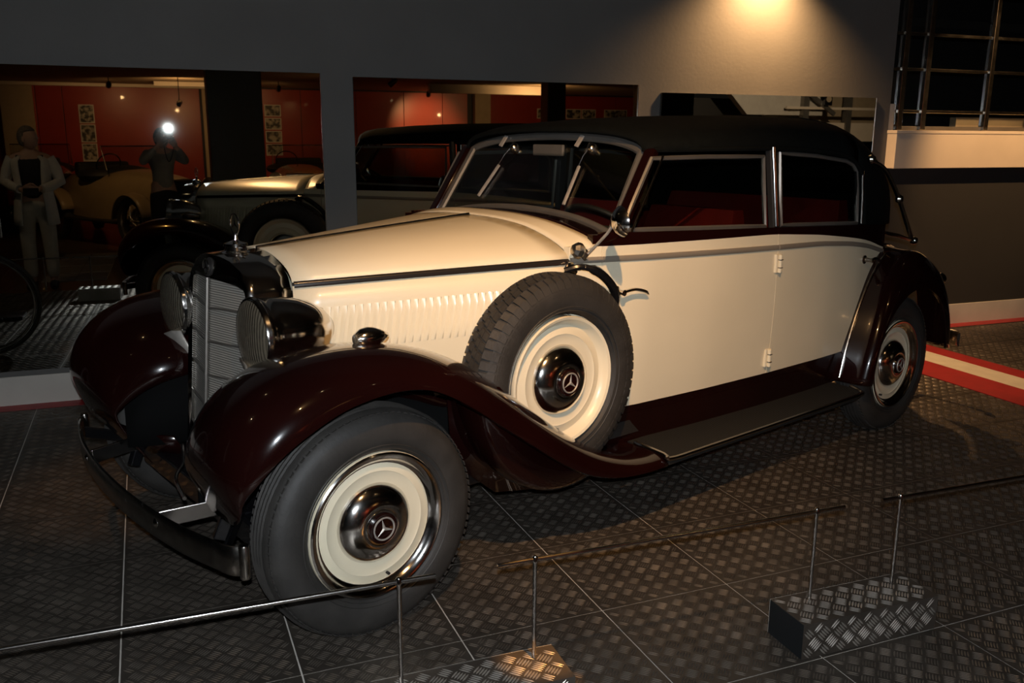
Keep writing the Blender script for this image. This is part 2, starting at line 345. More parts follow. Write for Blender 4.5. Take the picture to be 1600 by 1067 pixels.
# mirrors
for n, (x0, x1, z1) in enumerate(((-4.2, .885, 1.932), (1.09, 3.08, 1.916), (3.27, 5.172, 1.868))):
    e = empty('wall_mirror', ((x0+x1)/2, WY-.002, .21))
    w = (x1-x0)/2; h = z1-.21
    MB().box(-w, w, -.012, 0, 0, h).build('backing', 'dark_sheet', e, 0)
    MB().box(-w, w, -.018, -.0125, 0, h).build('mirror_sheet', 'mirror', e, 0)
    MB().box(w, w+.006, -.02, 0, 0, h).build('edge_strip', 'chrome', e, 0, bev=.001)
    tag(e, ('large wall mirror at the far left, reflecting the visitors', 'middle wall mirror behind the windscreen, reflecting the red panels', 'right-hand wall mirror above the soft top, below the light cone')[n], 'mirror', 'mirrors on the grey wall')

# ------------------------------------------------------------------ barrier: plinths, posts, rails
def two(o):
    o.data.materials.append(M['plate_bright']); o.data.polygons.foreach_set('material_index', [0 if p.index < 6 else 1 for p in o.data.polygons])
def plinth(x0, x1, label):
    e = empty('barrier_plinth', (x0, 1.97, 0)); w = x1-x0; dp = .165; h = .12
    body = MB().box(0, w, 0, dp, .003, h-.002).build('core', 'dark_sheet', e, 0)
    top = MB().box(0, w, -.002, dp, h-.002, h); bars(top, w, dp, (0, -.002, h), (1, 0, 0), (0, 1, 0), (0, 0, 1)); two(top.build('top_sheet', 'plate', e, 50))
    fr = MB().box(0, w, -.002, 0, .003, h-.002); bars(fr, w, h, (0, -.002, 0), (1, 0, 0), (0, 0, 1), (0, -1, 0)); two(fr.build('front_sheet', 'plate', e, 50))
    bk = MB().box(0, w, dp, dp+.002, .003, h); bars(bk, w, h, (w, dp+.002, 0), (-1, 0, 0), (0, 0, 1), (0, 1, 0)); bk.build('back_sheet', 'pale_plate', e, 50)
    tag(e, label, 'plinth', 'tread plate plinths of the barrier'); return e
plinth(1.69, 2.215, 'low tread plate plinth at lower right carrying two thin posts')
plinth(.40, .93, 'tread plate plinth at the bottom edge, in the golden light pool')
plinth(-.93, -.56, 'tread plate plinth seen only in the left mirror beside the chrome bumper reflection')
RZ = .422
def rail(x0, x1, posts, y, label):
    e = empty('barrier_rail', ((x0+x1)/2, y, 0)); c = (x0+x1)/2
    MB().tube([(x0-c, 0, RZ), (x1-c, 0, RZ)], .0062, 12).build('rod', 'steel', e)
    for px in posts:
        p = MB().lathe([(0, .1215), (.0062, .1215), (.0062, RZ-.005)], (px-c, 0, 0), (0, 0, 1), 14).build('post', 'steel', e)
        MB().lathe([(0, RZ-.009), (.0085, RZ-.008), (.0085, RZ+.008), (.006, RZ+.012), (0, RZ+.0135)], (px-c, 0, 0), (0, 0, 1), 14).build('cap', 'chrome', p)
    tag(e, label, 'barrier rail', 'thin steel barrier rails')
rail(-.95, .574, (-.80, .475), 2.095, 'thin steel barrier rail in front of the front wheel, lower left')
rail(.747, 1.912, (.857, 1.805), 2.09, 'thin steel barrier rail in front of the running board, two posts')
rail(2.062, 3.5, (2.137,), 2.09, 'thin steel barrier rail leaving the picture on the right')
rail(-2.6, -.98, (-2.5, -1.2), 2.09, 'thin steel barrier rail crossing the woman in the left mirror')

# ------------------------------------------------------------------ spotlights (each with its own light)
for n, (loc, aim, watts, deg, blend, col) in enumerate(SPOTS):
    loc = Vector(loc); d = (Vector(aim)-loc).normalized()
    topz = 3.4 if (loc.x > 11 and loc.y < -2) else 3.75 if loc.y > -2 else 2.52
    e = empty('ceiling_spotlight', loc)
    tag(e, 'black ceiling spotlight ' + ('aimed at the bonnet', 'washing the wall above the right mirror', 'making the golden pool on the plinth', 'lighting the bright red panel', 'lighting the photographs on the red wall',
        'lighting the red wall right of the wide column', 'lighting the gallery ledge', 'lighting the plates before the car', 'lighting the floor left of the bumper', 'lighting the striped band', 'added over the visitors for ambient light', 'over the sports cars', 'added and tilted up to brighten the low ceiling near the column', 'added inside the gallery to brighten its low wall', 'added to brighten the tan sports car', 'added and tilted up to brighten the low ceiling above the soft top reflection', 'lighting the white stair wall')[n], 'spotlight', 'ceiling spotlights')
    MB().lathe([(.032, .0), (.045, .03), (.045, -.02), (.04, -.10), (.02, -.13), (0, -.13)], (0, 0, 0), d, 18).build('can', 'black_paint', e)
    MB().lathe([(.031, -.004), (0, -.004)], (0, 0, 0), d, 18).build('bulb', 'lamp_glow', e)
    MB().tube([-d*.06, Vector((0, 0, .12)), Vector((0, 0, topz-loc.z-.003))], .007, 8).build('stem', 'black_paint', e)
    s = spot('light', loc+d*.05, aim, watts, deg, blend, col)
# ------------------------------------------------------------------ the cabriolet (local: X to the rear, Y to its far side, Z up; origin on the floor below the front axle)
car = empty('vintage_car', (.2619, 3.3134, 0), .3394)
tag(car, 'cream and burgundy vintage four-door cabriolet with black soft top', 'car')
WB = 3.256
HWT = [(.95, .622), (1.1, .66), (1.3, .692), (1.7, .722), (2.15, .738), (2.6, .738), (2.9, .725), (3.2, .685), (3.45, .62), (3.7, .51), (3.85, .40)]
def hw(x, z):
    k = (z-.92)/.45
    return interp(HWT, x)*(1-.028*k*k)
STRIP = [(.95, 1.103), (1.17, 1.10), (2.13, 1.078), (2.5, 1.070), (2.8, 1.048), (3.0, 1.02), (3.2, .975), (3.9, .9)]
BOUND = [(.95, 1.155), (1.17, 1.150), (2.13, 1.138), (2.5, 1.112), (2.8, 1.078), (3.0, 1.048), (3.2, .995), (3.9, .95)]
SILL = [(.95, 1.21), (1.2, 1.20), (2.13, 1.168), (2.9, 1.135), (3.3, 1.112), (3.5, 1.10), (3.9, 1.07)]
def smooth_tab(tab, x):
    return (interp(tab, x-.06)+interp(tab, x)*2+interp(tab, x+.06))/4
def both(mbx, name, mt, parent=car, **k):
    a = mbx.build(name, mt, parent, **k); b = mbx.flip().build(name, mt, parent, **k); return a, b
def side_patch(x0, x1, zb, zt, nx=14, nz=8, out=0., thick=.028):
    """body-side shell between two height curves, near side (Y negative), with thickness"""
    rows = []
    for i in range(nx+1):
        x = x0+(x1-x0)*i/nx; a = zb(x) if callable(zb) else zb; b = zt(x) if callable(zt) else zt
        col = [(x, -(hw(x, a+(b-a)*j/nz)+out), a+(b-a)*j/nz) for j in range(nz+1)]
        col += [(x, y+thick, z) for x, y, z in col[::-1]]
        rows.append(col)
    m = MB().grid(rows, cv=True); n = len(rows[0])
    m.f.append(tuple(range(n))); m.f.append(tuple(len(m.v)-n+k for k in range(n))[::-1]); return m
bound = lambda x: smooth_tab(BOUND, x); sill = lambda x: smooth_tab(SILL, x); strz = lambda x: smooth_tab(STRIP, x)

# --- chassis and floor pan
MB().box(-.30, 3.75, -.52, .52, .27, .36).build('chassis_frame', 'black_paint', car, 0, bev=.01)
MB().box(1.0, 3.5, -.66, .66, .36, .42).build('floor_pan', 'dark_trim', car, 0)
MB().box(-.05, 1.0, -.24, .24, .36, .95).build('engine_bay', 'dark_trim', car, 0)
for x in (0, WB): MB().tube([(x, -.62, .36), (x, .62, .36)], .035, 10).build('axle', 'black_paint', car)
both(MB().tube([(-.30, -.40, .36), (-.15, -.41, .33), (.2, -.41, .29), (.5, -.41, .33)], .028, 8, flat=.5), 'leaf_spring', 'black_paint')

# --- radiator
def rake(z): return -.150-.085*(1.07-z)
OUT = [(-.262, .42), (-.266, .70), (-.266, .98), (-.262, 1.04), (-.24, 1.085), (-.195, 1.118), (-.125, 1.143), (-.06, 1.153), (0, 1.156)]
INN = [(-.236, .44), (-.238, .70), (-.238, .98), (-.234, 1.03), (-.218, 1.055), (-.17, 1.066), (-.11, 1.070), (-.05, 1.074), (0, 1.076)]
full = lambda P: P+[(-y, z) for y, z in P[-2::-1]]
OF, IF = full(OUT), full(INN)
vee = lambda y, z, s: -.042*(1-min(1, abs(y)/.25))*s
rows = [[(.0, y, z+.006 if z > 1 else z) for y, z in OF], [(-.06, y, z) for y, z in OF],
        [(rake(z)+.022, y, z) for y, z in OF], [(rake(z)+.004+vee(y, z, .6), y*.992, z-.004) for y, z in OF],
        [(rake(z)-.004+vee(y, z, .8), (y+yi)/2, (z+zi)/2) for (y, z), (yi, zi) in zip(OF, IF)],
        [(rake(z)+.006+vee(y, z, 1), y, z) for y, z in IF], [(rake(z)+.05, y, z) for y, z in IF]]
rad = MB().grid(rows).build('radiator_shell', 'chrome', car, smooth=50, thick=.004)
g = MB().grid([[(rake(z)+.018+vee(y, z, 1), y, z) for y in (-.238, 0, .238)] for z in np.linspace(.44, 1.072, 10)])
grille = g.build('radiator_grille', 'grille_mesh', car, 0)
for z in (.50, .62, .74, .86, .98):
    MB().tube([(rake(z)+.010+vee(y, z, 1), y, z-.012*(1-abs(y)/.24)) for y in (-.236, -.12, 0, .12, .236)], .0045, 6).build('grille_bar', 'grey_metal', grille)
MB().tube([(rake(z)+.006+vee(0, z, 1), 0, z) for z in np.linspace(.44, 1.074, 6)], .007, 8).build('grille_spine', 'grey_metal', grille)
def star(r, thick, fat=.16):
    """three-pointed star inside a ring, facing -Y, centred on the origin"""
    s = MB(); ring = [(r*math.cos(a), 0, r*math.sin(a)) for a in np.linspace(0, 2*PI, 29)[:-1]]
    s.tube(ring, thick, 6, closed=True)
    for k in range(3):
        a = PI/2+k*2*PI/3; t = (math.cos(a)*r, 0, math.sin(a)*r); b = a+PI/3; c = a-PI/3; q = r*fat
        p = [(0, -thick*1.2, 0), t, (math.cos(b)*q, 0, math.sin(b)*q), (math.cos(c)*q, 0, math.sin(c)*q), (0, thick, 0)]
        s.add(p, [(0, 1, 2), (0, 3, 1), (4, 2, 1), (4, 1, 3)])
    return s
Rm = Matrix.Rotation(-PI/2, 4, 'Z')      # star facing -X
badge = MB().lathe([(.032, 0), (.034, .006), (.030, .009), (0, .011)], (rake(1.108)-.028, 0, 1.110), (-1, 0, .25), 24).build('radiator_badge', 'dark_trim', rad)
MB().join(star(.026, .003), Matrix.Translation((rake(1.108)-.041, 0, 1.113)) @ Rm).build('badge_star', 'chrome', rad)
cap = MB().lathe([(.055, 0), (.058, .006), (.04, .012), (.036, .024), (.042, .028), (.040, .036), (.018, .042), (.009, .048), (.007, .064), (.011, .068), (0, .072)], (-.075, 0, 1.150), (0, 0, 1), 24).build('radiator_cap', 'chrome', car)
MB().tube([(-.075, -.07, 1.178), (-.075, .07, 1.178)], [.007, .007], 8).build('cap_wing', 'chrome', cap)
MB().join(star(.036, .0028), Matrix.Translation((-.075, 0, 1.254)) @ Rm).build('star_ornament', 'chrome', cap)
MB().lathe([(.0, -.075), (.028, -.07), (.048, -.045), (.055, -.01), (.052, .0), (.045, .004), (.03, .02), (.012, .03), (0, .034)][::-1], (-.262, -.03, .475), (-1, 0, 0), 24).build('horn', 'chrome', car)

# --- bonnet
HF = [(-.264, 1.070), (-.256, 1.088), (-.225, 1.115), (-.165, 1.139), (-.085, 1.158), (0, 1.163)]
HR = [(-.622, 1.108), (-.602, 1.133), (-.515, 1.174), (-.37, 1.213), (-.19, 1.231), (0, 1.235)]
HFc = catmull([(0, y, z) for y, z in HF], 3); HRc = catmull([(0, y, z) for y, z in HR], 3)
def hsec(t, x0=.003, x1=.955):
    return [Vector((x0+(x1-x0)*t, a.y+(b.y-a.y)*t, a.z+(b.z-a.z)*(1.12*t-.12*t*t))) for a, b in zip(HFc, HRc)]
both(MB().grid([hsec(t) for t in np.linspace(0, 1, 13)]), 'bonnet_top', 'cream', thick=.006, smooth=60)
MB().tube([(x, 0, 1.166+.072*(x/.955)*(1.12-.12*x/.955)) for x in np.linspace(.0, .96, 10)], .0055, 8).build('bonnet_hinge', 'dull_chrome', car)
def bon(x): t = (x-.003)/.952; return -.264+(-.622+.264)*t, 1.070+(1.108-1.070)*(1.12*t-.12*t*t)
def bside(x, z):
    y, zt = bon(x); return y-.014*math.sin(min(1, max(0, (zt-z)/.4))*PI)
rows = [[(x, bside(x, z), z) for z in np.linspace(.55, bon(x)[1]-.012, 8)] for x in np.linspace(.003, .955, 12)]
bs = both(MB().grid(rows), 'bonnet_side', 'cream', thick=.006, smooth=60)
rows = []
for x in np.linspace(.005, .95, 12):
    y, z = bon(x); rows.append([(x, y-.004, z-.019), (x, y-.013, z-.017), (x, y-.014, z-.002), (x, y-.008, z+.004), (x, y+.004, z+.004), (x, y+.004, z-.019)])
both(MB().grid(rows, cv=True), 'bonnet_strip', 'dark_strip', smooth=50, bev=0)
both(MB().box(.935, .955, -.642, -.60, 1.088, 1.103), 'strip_clasp', 'chrome', bev=.003)
# louvres: each a thin raised blade
lv = MB(); L0 = .155
prof = []
for k in range(9):
    u = -1+2*k/8; e = max(0, 1-u**4)
    zc = u*L0/2; sl = .012*u
    prof.append([(sl-.008, 0, zc), (sl+.001, -.0075*e-.0005, zc), (sl+.0065, -.0095*e-.0005, zc), (sl+.0085, -.001, zc)])
lv.grid(prof); lvm = lv.mesh('louvre', 60); lvm.materials.append(M['cream'])
lvmf = lv.flip().mesh('louvre', 60); lvmf.materials.append(M['cream'])
for side, me, par in ((1, lvm, bs[0]), (-1, lvmf, bs[1])):
    for i in range(27):
        x = .045+i*.0262; o = bpy.data.objects.new('louvre', me); COL.objects.link(o); o.parent = par
        zc = .902+.028*(i/26); y = bside(x, zc)-.003
        o.location = (x, y*side, zc); o.rotation_euler = (0, 0, math.radians(-20)*side)

# --- cowl (cream) and scuttle (burgundy)
S2 = [(-.652, 1.154), (-.612, 1.182), (-.515, 1.207), (-.37, 1.232), (-.19, 1.247), (0, 1.250)]
S2c = catmull([(1.068, y, z) for y, z in S2], 3)
S1c = [Vector((.962, p.y, p.z)) for p in HRc]
sec = lambda P: list(P)+[Vector((p.x, -p.y, p.z)) for p in P[-2::-1]]
rows = [[a.lerp(b, t)+Vector((0, 0, .003*math.sin(t*PI))) for a, b in zip(sec(S1c), sec(S2c))] for t in np.linspace(0, 1, 5)]
MB().grid(rows).build('cowl', 'cream', car, thick=.006, smooth=60)
def wsx(z): return 1.222+(z-1.19)*.63
WSB = [(-.585, 1.180), (-.50, 1.201), (-.36, 1.226), (-.18, 1.242), (0, 1.248)]
WST = [(-.555, 1.500), (-.49, 1.522), (-.36, 1.545), (-.18, 1.557), (0, 1.561)]
S3 = [(-.672, 1.190)]+WSB
S3c = catmull([(wsx(z)-.005+(.0 if y > -.6 else -.02), y, z) for y, z in S3], 3)
rows = [[a.lerp(b, t) for a, b in zip(sec(S2c), sec(S3c))] for t in np.linspace(0, 1, 5)]
MB().grid(rows).build('scuttle', 'burgundy', car, thick=.006, smooth=60)
both(side_patch(.96, 1.098, .42, lambda x: bound(x), 5, 8), 'cowl_side', 'cream')
both(side_patch(1.06, 1.20, bound, lambda x: sill(x)-.01, 4, 2), 'cowl_upper', 'burgundy')
# --- windscreen
wsl = catmull([(wsx(z), y, z) for y, z in WSB], 4); wst = catmull([(wsx(z), y, z) for y, z in WST], 4)
full3 = lambda P: list(P)+[Vector((p.x, -p.y, p.z)) for p in P[-2::-1]]
lo, hi = full3(wsl), full3(wst)
loop = lo+[lo[-1].lerp(hi[-1], t) for t in (.25, .5, .75)]+hi[::-1]+[hi[0].lerp(lo[0], t) for t in (.25, .5, .75)]
wf = MB().tube(loop, .019, 8, closed=True, flat=.8).build('windscreen_frame', 'grey_metal', car)
n = Vector((1, 0, -.63)).normalized()
gl = MB(); rows = [[a.lerp(b, t)+n*dn for a, b in zip(lo, hi)] for t in np.linspace(0, 1, 4) for dn in (0,)]
gl.grid(rows); gl.build('windscreen_glass', 'screen_glass', wf, 0, thick=.005)
for mo, ta, tb, ba, bb in (((.230, 1.500), (.312, 1.548), (.322, 1.500), (.282, 1.421), (.330, 1.278)), ((-.281, 1.503), (-.202, 1.551), (-.192, 1.504), (-.252, 1.430), (-.262, 1.272))):
    P_ = lambda q, o: Vector((wsx(q[1]), q[0], q[1]))-n*o
    MB().lathe([(0, -.02), (.022, -.018), (.024, 0), (.020, .014), (.012, .022), (0, .024)], P_(mo, .012), (-1, 0, .63), 16).build('wiper_motor', 'dull_chrome', wf)
    MB().beam(P_(ta, .026), P_(tb, .026), .022, .008, (1, 0, 0)).build('wiper_tab', 'pale_metal', wf, 0, bev=.002)
    MB().tube([P_(mo, .03), P_(((ba[0]+mo[0])/2, (ba[1]+mo[1])/2), .03), P_(ba, .018)], .0022, 6).build('wiper_arm', 'dull_chrome', wf)
    MB().beam(P_(ba, .014), P_(bb, .012), .013, .010, (1, 0, 0)).build('wiper_blade', 'pale_metal', wf, 0, bev=.002)
both(MB().beam((1.215, -.622, 1.185), (1.425, -.604, 1.508), .046, .056, (0, 1, 0)), 'windscreen_pillar', 'burgundy', bev=.012)
both(MB().tube([(1.243, -.668, 1.19), (1.35, -.662, 1.36), (1.435, -.653, 1.488)], .005, 8), 'pillar_bead', 'chrome')

# --- doors, sills, mouldings, windows
fd = both(side_patch(1.102, 2.1485, .488, bound, 20, 9), 'front_door', 'cream')
rd = both(side_patch(2.1515, 3.20, .488, bound, 20, 9), 'rear_door', 'cream')
both(side_patch(1.103, 2.147, bound, sill, 16, 2, .001), 'front_door_capping', 'burgundy')
both(side_patch(2.153, 3.22, bound, sill, 16, 2, .001), 'rear_door_capping', 'burgundy')
both(side_patch(1.0, 3.0, .325, .484, 16, 2, -.004), 'sill_panel', 'burgundy')
def moulding(x0, x1, n=20):
    rows = []
    for x in np.linspace(x0, x1, n):
        z = strz(x); y = -hw(x, z)
        rows.append([(x, y+.002, z-.012), (x, y-.006, z-.011), (x, y-.010, z-.004), (x, y-.010, z+.004), (x, y-.006, z+.011), (x, y+.002, z+.012)])
    m = MB().grid(rows); k = len(m.v); m.f.append((0, 1, 2, 3, 4, 5)); m.f.append((k-1, k-2, k-3, k-4, k-5, k-6)); return m
both(moulding(.962, 1.098, 5), 'belt_moulding', 'moulding'); 
for par, x0, x1 in ((fd, 1.104, 2.146), (rd, 2.154, 3.19)):
    mm = moulding(x0, x1); mm.build('belt_moulding', 'moulding', par[0]); mm.flip().build('belt_moulding', 'moulding', par[1])
def hinge(par, x, z):
    y = -hw(x, z)
    h = MB().box(x-.022, x+.022, y-.010, y+.005, z-.042, z+.042); h.tube([(x, y-.014, z-.042), (x, y-.014, z+.042)], .009, 8)
    for k, p in enumerate(par[:1]): h.build('hinge', 'cream', p, 0, bev=.003)
    h.flip().build('hinge', 'cream', par[1], 0, bev=.003)
    s = MB()
    for q in (-.018, .018): s.box(x-.0095, x+.0095, y-.0238, y-.008, z+q-.0015, z+q+.0015)
    s.build('hinge_joint', 'dark_strip', par[0], 0); s.flip().build('hinge_joint', 'dark_strip', par[1], 0)
hinge(rd, 2.152, 1.005); hinge(rd, 2.138, .565)
def handle(par, x, z, ln, mt):
    y = -hw(x, z)
    h = MB().lathe([(.022, 0), (.022, .006), (.012, .012), (.009, .035), (.012, .05), (0, .054)], (x, y, z), (0, -1, 0), 14)
    h.tube(catmull([(x-.005, y-.042, z+.002), (x+ln*.4, y-.046, z+.008), (x+ln*.8, y-.044, z-.006), (x+ln, y-.04, z-.022)], 4), [.008]*6+[.009]*5+[.006, .004], 8, flat=.8)
    return h
hm = handle(fd, 1.165, .972, .15, 0); hm.build('door_handle', 'chrome', fd[0]); hm.flip().build('door_handle', 'chrome', fd[1])
hm = handle(rd, 2.95, .955, .09, 0); hm.build('door_handle', 'dull_chrome', rd[0]); hm.flip().build('door_handle', 'dull_chrome', rd[1])
def wy(x, z): return -(hw(min(x, 2.9), 1.17)-.026-(z-1.17)*.10)
def window(poly, name, rad=.010):
    P = [Vector((x, wy(x, z), z)) for x, z in poly]; pts = []
    for i, p in enumerate(P):
        q = P[(i+1) % len(P)]; pts += [p.lerp(q, t) for t in (0, .34, .67)]
    f = MB().tube(pts, rad, 6, closed=True); a, b = both(f, name, 'grey_metal')
    c = sum(P, Vector())/len(P); gm = MB(); gm.add(P+[c], [(i, (i+1) % len(P), len(P)) for i in range(len(P))])
    gm.build('window_pane', 'window_glass', a, 0, thick=.004); gm.flip().build('window_pane', 'window_glass', b, 0, thick=.004)
window([(1.215, 1.205), (1.6, 1.192), (2.085, 1.175), (2.083, 1.478), (1.7, 1.480), (1.385, 1.476)], 'front_window_frame')
window([(2.205, 1.172), (2.5, 1.160), (2.885, 1.143), (2.893, 1.30), (2.885, 1.395), (2.85, 1.430), (2.78, 1.450), (2.5, 1.477), (2.205, 1.492)], 'rear_window_frame')
pil = MB().beam((2.148, wy(2.12, 1.17)-.006, 1.165), (2.132, wy(2.12, 1.515)-.006, 1.518), .050, .03, (0, 1, 0))
both(pil, 'door_pillar', 'dark_trim', bev=.004)
both(MB().tube([(2.146, wy(2.12, 1.17)-.016, 1.172), (2.131, wy(2.12, 1.51)-.016, 1.520)], .017, 12), 'pillar_trim', 'chrome')

# --- rear body
rows = []
for x in np.linspace(2.88, 3.86, 11):
    w_ = min(interp(HWT, x)-.03, .68); zt = sill(x)-(.0 if x < 3.5 else (x-3.5)*.9*((x-3.5)/.36))
    s = []
    for k in range(17):
        a = PI*k/16; s.append((x, -w_*math.copysign(abs(math.cos(a))**.35, math.cos(a)), .42+(zt-.42)*math.sin(a)**.35))
    rows.append(s)
rb = MB().grid(rows); n_ = len(rows[0]); rb.f.append(tuple(len(rb.v)-n_+k for k in range(n_))[::-1])
rb.build('rear_body', 'burgundy', car, smooth=50)
# --- soft top
def supere(x, w_, zb, zt, e, n=24):
    out = []
    for k in range(n+1):
        a = PI*k/n; c, s = math.cos(a), math.sin(a)
        out.append((x, -w_*math.copysign(abs(c)**(2/e), c), zb+(zt-zb)*abs(s)**(2/e)))
    return out
st_rows = [supere(x, w_, zb, zt, e) for x, w_, zb, zt, e in (
    (1.395, .575, 1.503, 1.583, 2.6), (1.42, .610, 1.500, 1.600, 2.6), (1.50, .640, 1.500, 1.616, 2.7), (1.8, .665, 1.502, 1.640, 2.8), (2.14, .678, 1.503, 1.656, 2.9), (2.5, .680, 1.490, 1.663, 2.9), (2.75, .680, 1.466, 1.664, 2.8), (2.87, .678, 1.445, 1.662, 2.8))]
tp = MB().grid(st_rows)
re_rows = [supere(x, w_, zb, zt, e) for x, w_, zb, zt, e in (
    (2.87, .680, 1.128, 1.663, 4.2), (3.0, .674, 1.122, 1.655, 3.8), (3.13, .662, 1.116, 1.635, 3.4), (3.26, .640, 1.11, 1.60, 3.1), (3.38, .605, 1.105, 1.55, 2.9), (3.50, .545, 1.10, 1.47, 2.7), (3.60, .46, 1.095, 1.37, 2.5), (3.67, .34, 1.09, 1.25, 2.4), (3.70, .2, 1.09, 1.16, 2.2))]
tp.grid(re_rows); k = len(re_rows[0]); tp.f.append(tuple(len(tp.v)-k+i for i in range(k)))
top = tp.build('soft_top', 'canvas', car, smooth=50, thick=.014)
both(MB().tube(catmull([(x, -w_-.004, zb+.004) for x, w_, zb in ((1.42, .612, 1.506), (1.8, .668, 1.508), (2.14, .681, 1.509), (2.5, .683, 1.496), (2.75, .683, 1.472), (2.9, .682, 1.40), (2.94, .69, 1.27), (2.945, .70, 1.13))], 4), .010, 8), 'drip_rail', 'canvas', top)
both(MB().tube([(2.925, -.700, 1.14), (2.925, -.694, 1.27), (2.912, -.690, 1.40)], .007, 8), 'window_bead', 'dull_chrome', top)
both(MB().tube(catmull([(3.03, -.665, 1.452), (3.12, -.70, 1.40), (3.26, -.715, 1.25), (3.36, -.715, 1.13), (3.46, -.71, 1.02)], 5), .014, 8, flat=.7), 'landau_iron', 'dull_chrome')
for p in ((3.03, -.665, 1.456), (3.26, -.715, 1.25), (3.48, -.71, 1.015)):
    both(MB().lathe([(0, -.012), (.020, -.010), (.023, .004), (.016, .018), (0, .022)], p, (0, -1, 0), 14), 'landau_knob', 'dull_chrome')
both(MB().tube([(3.22, -.63, 1.075), (3.34, -.69, 1.05), (3.48, -.71, 1.015)], .010, 8), 'landau_bracket', 'dull_chrome')
MB().grid([[(3.615+.05*(1.33-z), y, z) for y in (-.24, 0, .24)] for z in (1.24, 1.33)]).build('rear_screen', 'window_glass', top, 0, thick=.01)

# --- interior
def seat(name, x, y0, y1, ht, par):
    s = MB()
    rows = []
    for t in np.linspace(0, 1, 9):
        z = .62+(ht-.62)*t; sx = x+.10*t; th = .07*(1-.5*t**4); rd_ = .04*t**3
        rows.append([(sx-th, y0+rd_, z), (sx-th-.02, (y0*.75+y1*.25), z+.004), (sx-th-.02, (y0*.25+y1*.75), z+.004), (sx-th, y1-rd_, z), (sx+th, y1-rd_, z), (sx+th, y0+rd_, z)])
    s.grid(rows, cv=True); k = len(s.v); s.f.append(tuple(range(k-6, k)))
    a = s.build(name, 'red_leather', par, smooth=60, bev=.0)
    c = MB(); xs_ = np.linspace(x-.50, x+.02, 7)
    c.grid([[(q, y0, .45), (q, y0, .62-.03*(i/6)), (q, (y0+y1)/2, .645-.03*(i/6)), (q, y1, .62-.03*(i/6)), (q, y1, .45)] for i, q in enumerate(xs_)])
    c.f.append((0, 1, 2, 3, 4)); k = len(c.v); c.f.append((k-1, k-2, k-3, k-4, k-5))
    c.build('seat_cushion', 'red_leather', a, smooth=40)
seat('front_seat', 1.98, -.60, -.03, 1.235, car); seat('front_seat', 1.98, .03, .60, 1.235, car); seat('rear_seat', 2.88, -.60, .60, 1.245, car)
both(side_patch(1.15, 2.9, .45, lambda x: sill(x)-.02, 10, 3, -.034, .006), 'door_lining', 'red_leather')
MB().grid([[(1.26+dx, y, z) for y in np.linspace(-.6, .6, 7)] for dx, z in ((0, .95), (.03, 1.08), (.03, 1.16), (-.02, 1.205))]).build('dashboard', 'dark_trim', car, thick=.02)
swc = Vector((1.50, -.30, 1.145)); swn = Vector((.62, 0, .78)).normalized(); a1 = Vector((0, 1, 0)); a2 = swn.cross(a1)
sw = MB().tube([swc+(a1*math.cos(t)+a2*math.sin(t))*.205 for t in np.linspace(0, 2*PI, 33)[:-1]], .011, 8, closed=True).build('steering_wheel', 'dark_trim', car)
for t in (.5, 2.64, 4.71): MB().beam(swc-swn*.015, swc+(a1*math.cos(t)+a2*math.sin(t))*.2, .014, .006).build('wheel_spoke', 'chrome', sw, 0)
MB().tube([swc, swc-swn*.42], .016, 8).build('steering_column', 'dark_trim', sw)
MB().box(1.405, 1.42, -.10, .10, 1.475, 1.525).build('interior_mirror', 'grey_metal', car, 0, bev=.005)

# --- wings (fenders)
FC = [(-.432, .462), (-.484, .605), (-.480, .685), (-.440, .772), (-.362, .848), (-.245, .902), (-.09, .926), (.07, .922), (.22, .888), (.36, .826), (.50, .732), (.66, .608), (.81, .492), (.95, .405), (1.09, .350), (1.20, .330), (1.275, .327)]
FL = [(-.452, .560), (-.425, .616), (-.388, .664), (-.335, .712), (-.26, .757), (-.16, .798), (-.04, .820), (.07, .820), (.165, .796), (.28, .732), (.41, .640), (.55, .540), (.69, .442), (.83, .362), (.98, .313), (1.13, .293), (1.27, .290)]
FI = [(-.315, .315), (-.42, .50), (-.40, .56), (-.34, .61), (-.27, .645), (-.18, .665), (-.06, .675), (.08, .675), (.23, .66), (.36, .63), (.48, .585), (.62, .57), (.78, .465), (.93, .39), (1.08, .340), (1.20, .325), (1.275, .325)]
FIY = [-.36, -.38, -.36, -.33, -.30, -.285, -.29, -.31, -.365, -.415, -.46, -.52, -.57, -.61, -.63, -.64, -.65]
FCY = [-.66, -.68, -.69, -.695, -.70, -.70, -.70, -.70, -.70, -.70, -.71, -.72, -.745, -.76, -.77, -.775, -.78]
def wing(C, L, I, CY, LY, IY, nsub=4, no=9):
    c = catmull([(x, y, z) for (x, z), y in zip(C, CY)], nsub); l = catmull([(x, y, z) for (x, z), y in zip(L, LY)], nsub); i_ = catmull([(x, y, z) for (x, z), y in zip(I, IY)], nsub)
    rows = []
    for a, b, d in zip(c, l, i_):
        r = []
        for k in range(no, 0, -1):
            t = k/no*PI/2; v = d-a; r.append(a+Vector((v.x*(1-math.cos(t)), v.y*math.sin(t), v.z*(1-math.cos(t)))))
        for k in range(no+1):
            t = k/no*PI/2; v = b-a; r.append(a+Vector((v.x*(1-math.cos(t)), v.y*math.sin(t), v.z*(1-math.cos(t)))))
        e = r[-1]; r.append(e+Vector((0, .012, -.004))); rows.append(r)
    return MB().grid(rows)
FLY = [-.80, -.845, -.865, -.878]+[-.885]*13
fw = both(wing(FC, FL, FI, FCY, FLY, FIY), 'front_wing', 'burgundy', smooth=60, thick=.006)
RC = [(2.79, .34), (2.83, .49), (2.895, .65), (2.975, .795), (3.065, .90), (3.17, .965), (3.285, .982), (3.41, .948), (3.555, .862), (3.67, .722), (3.735, .55), (3.755, .40)]
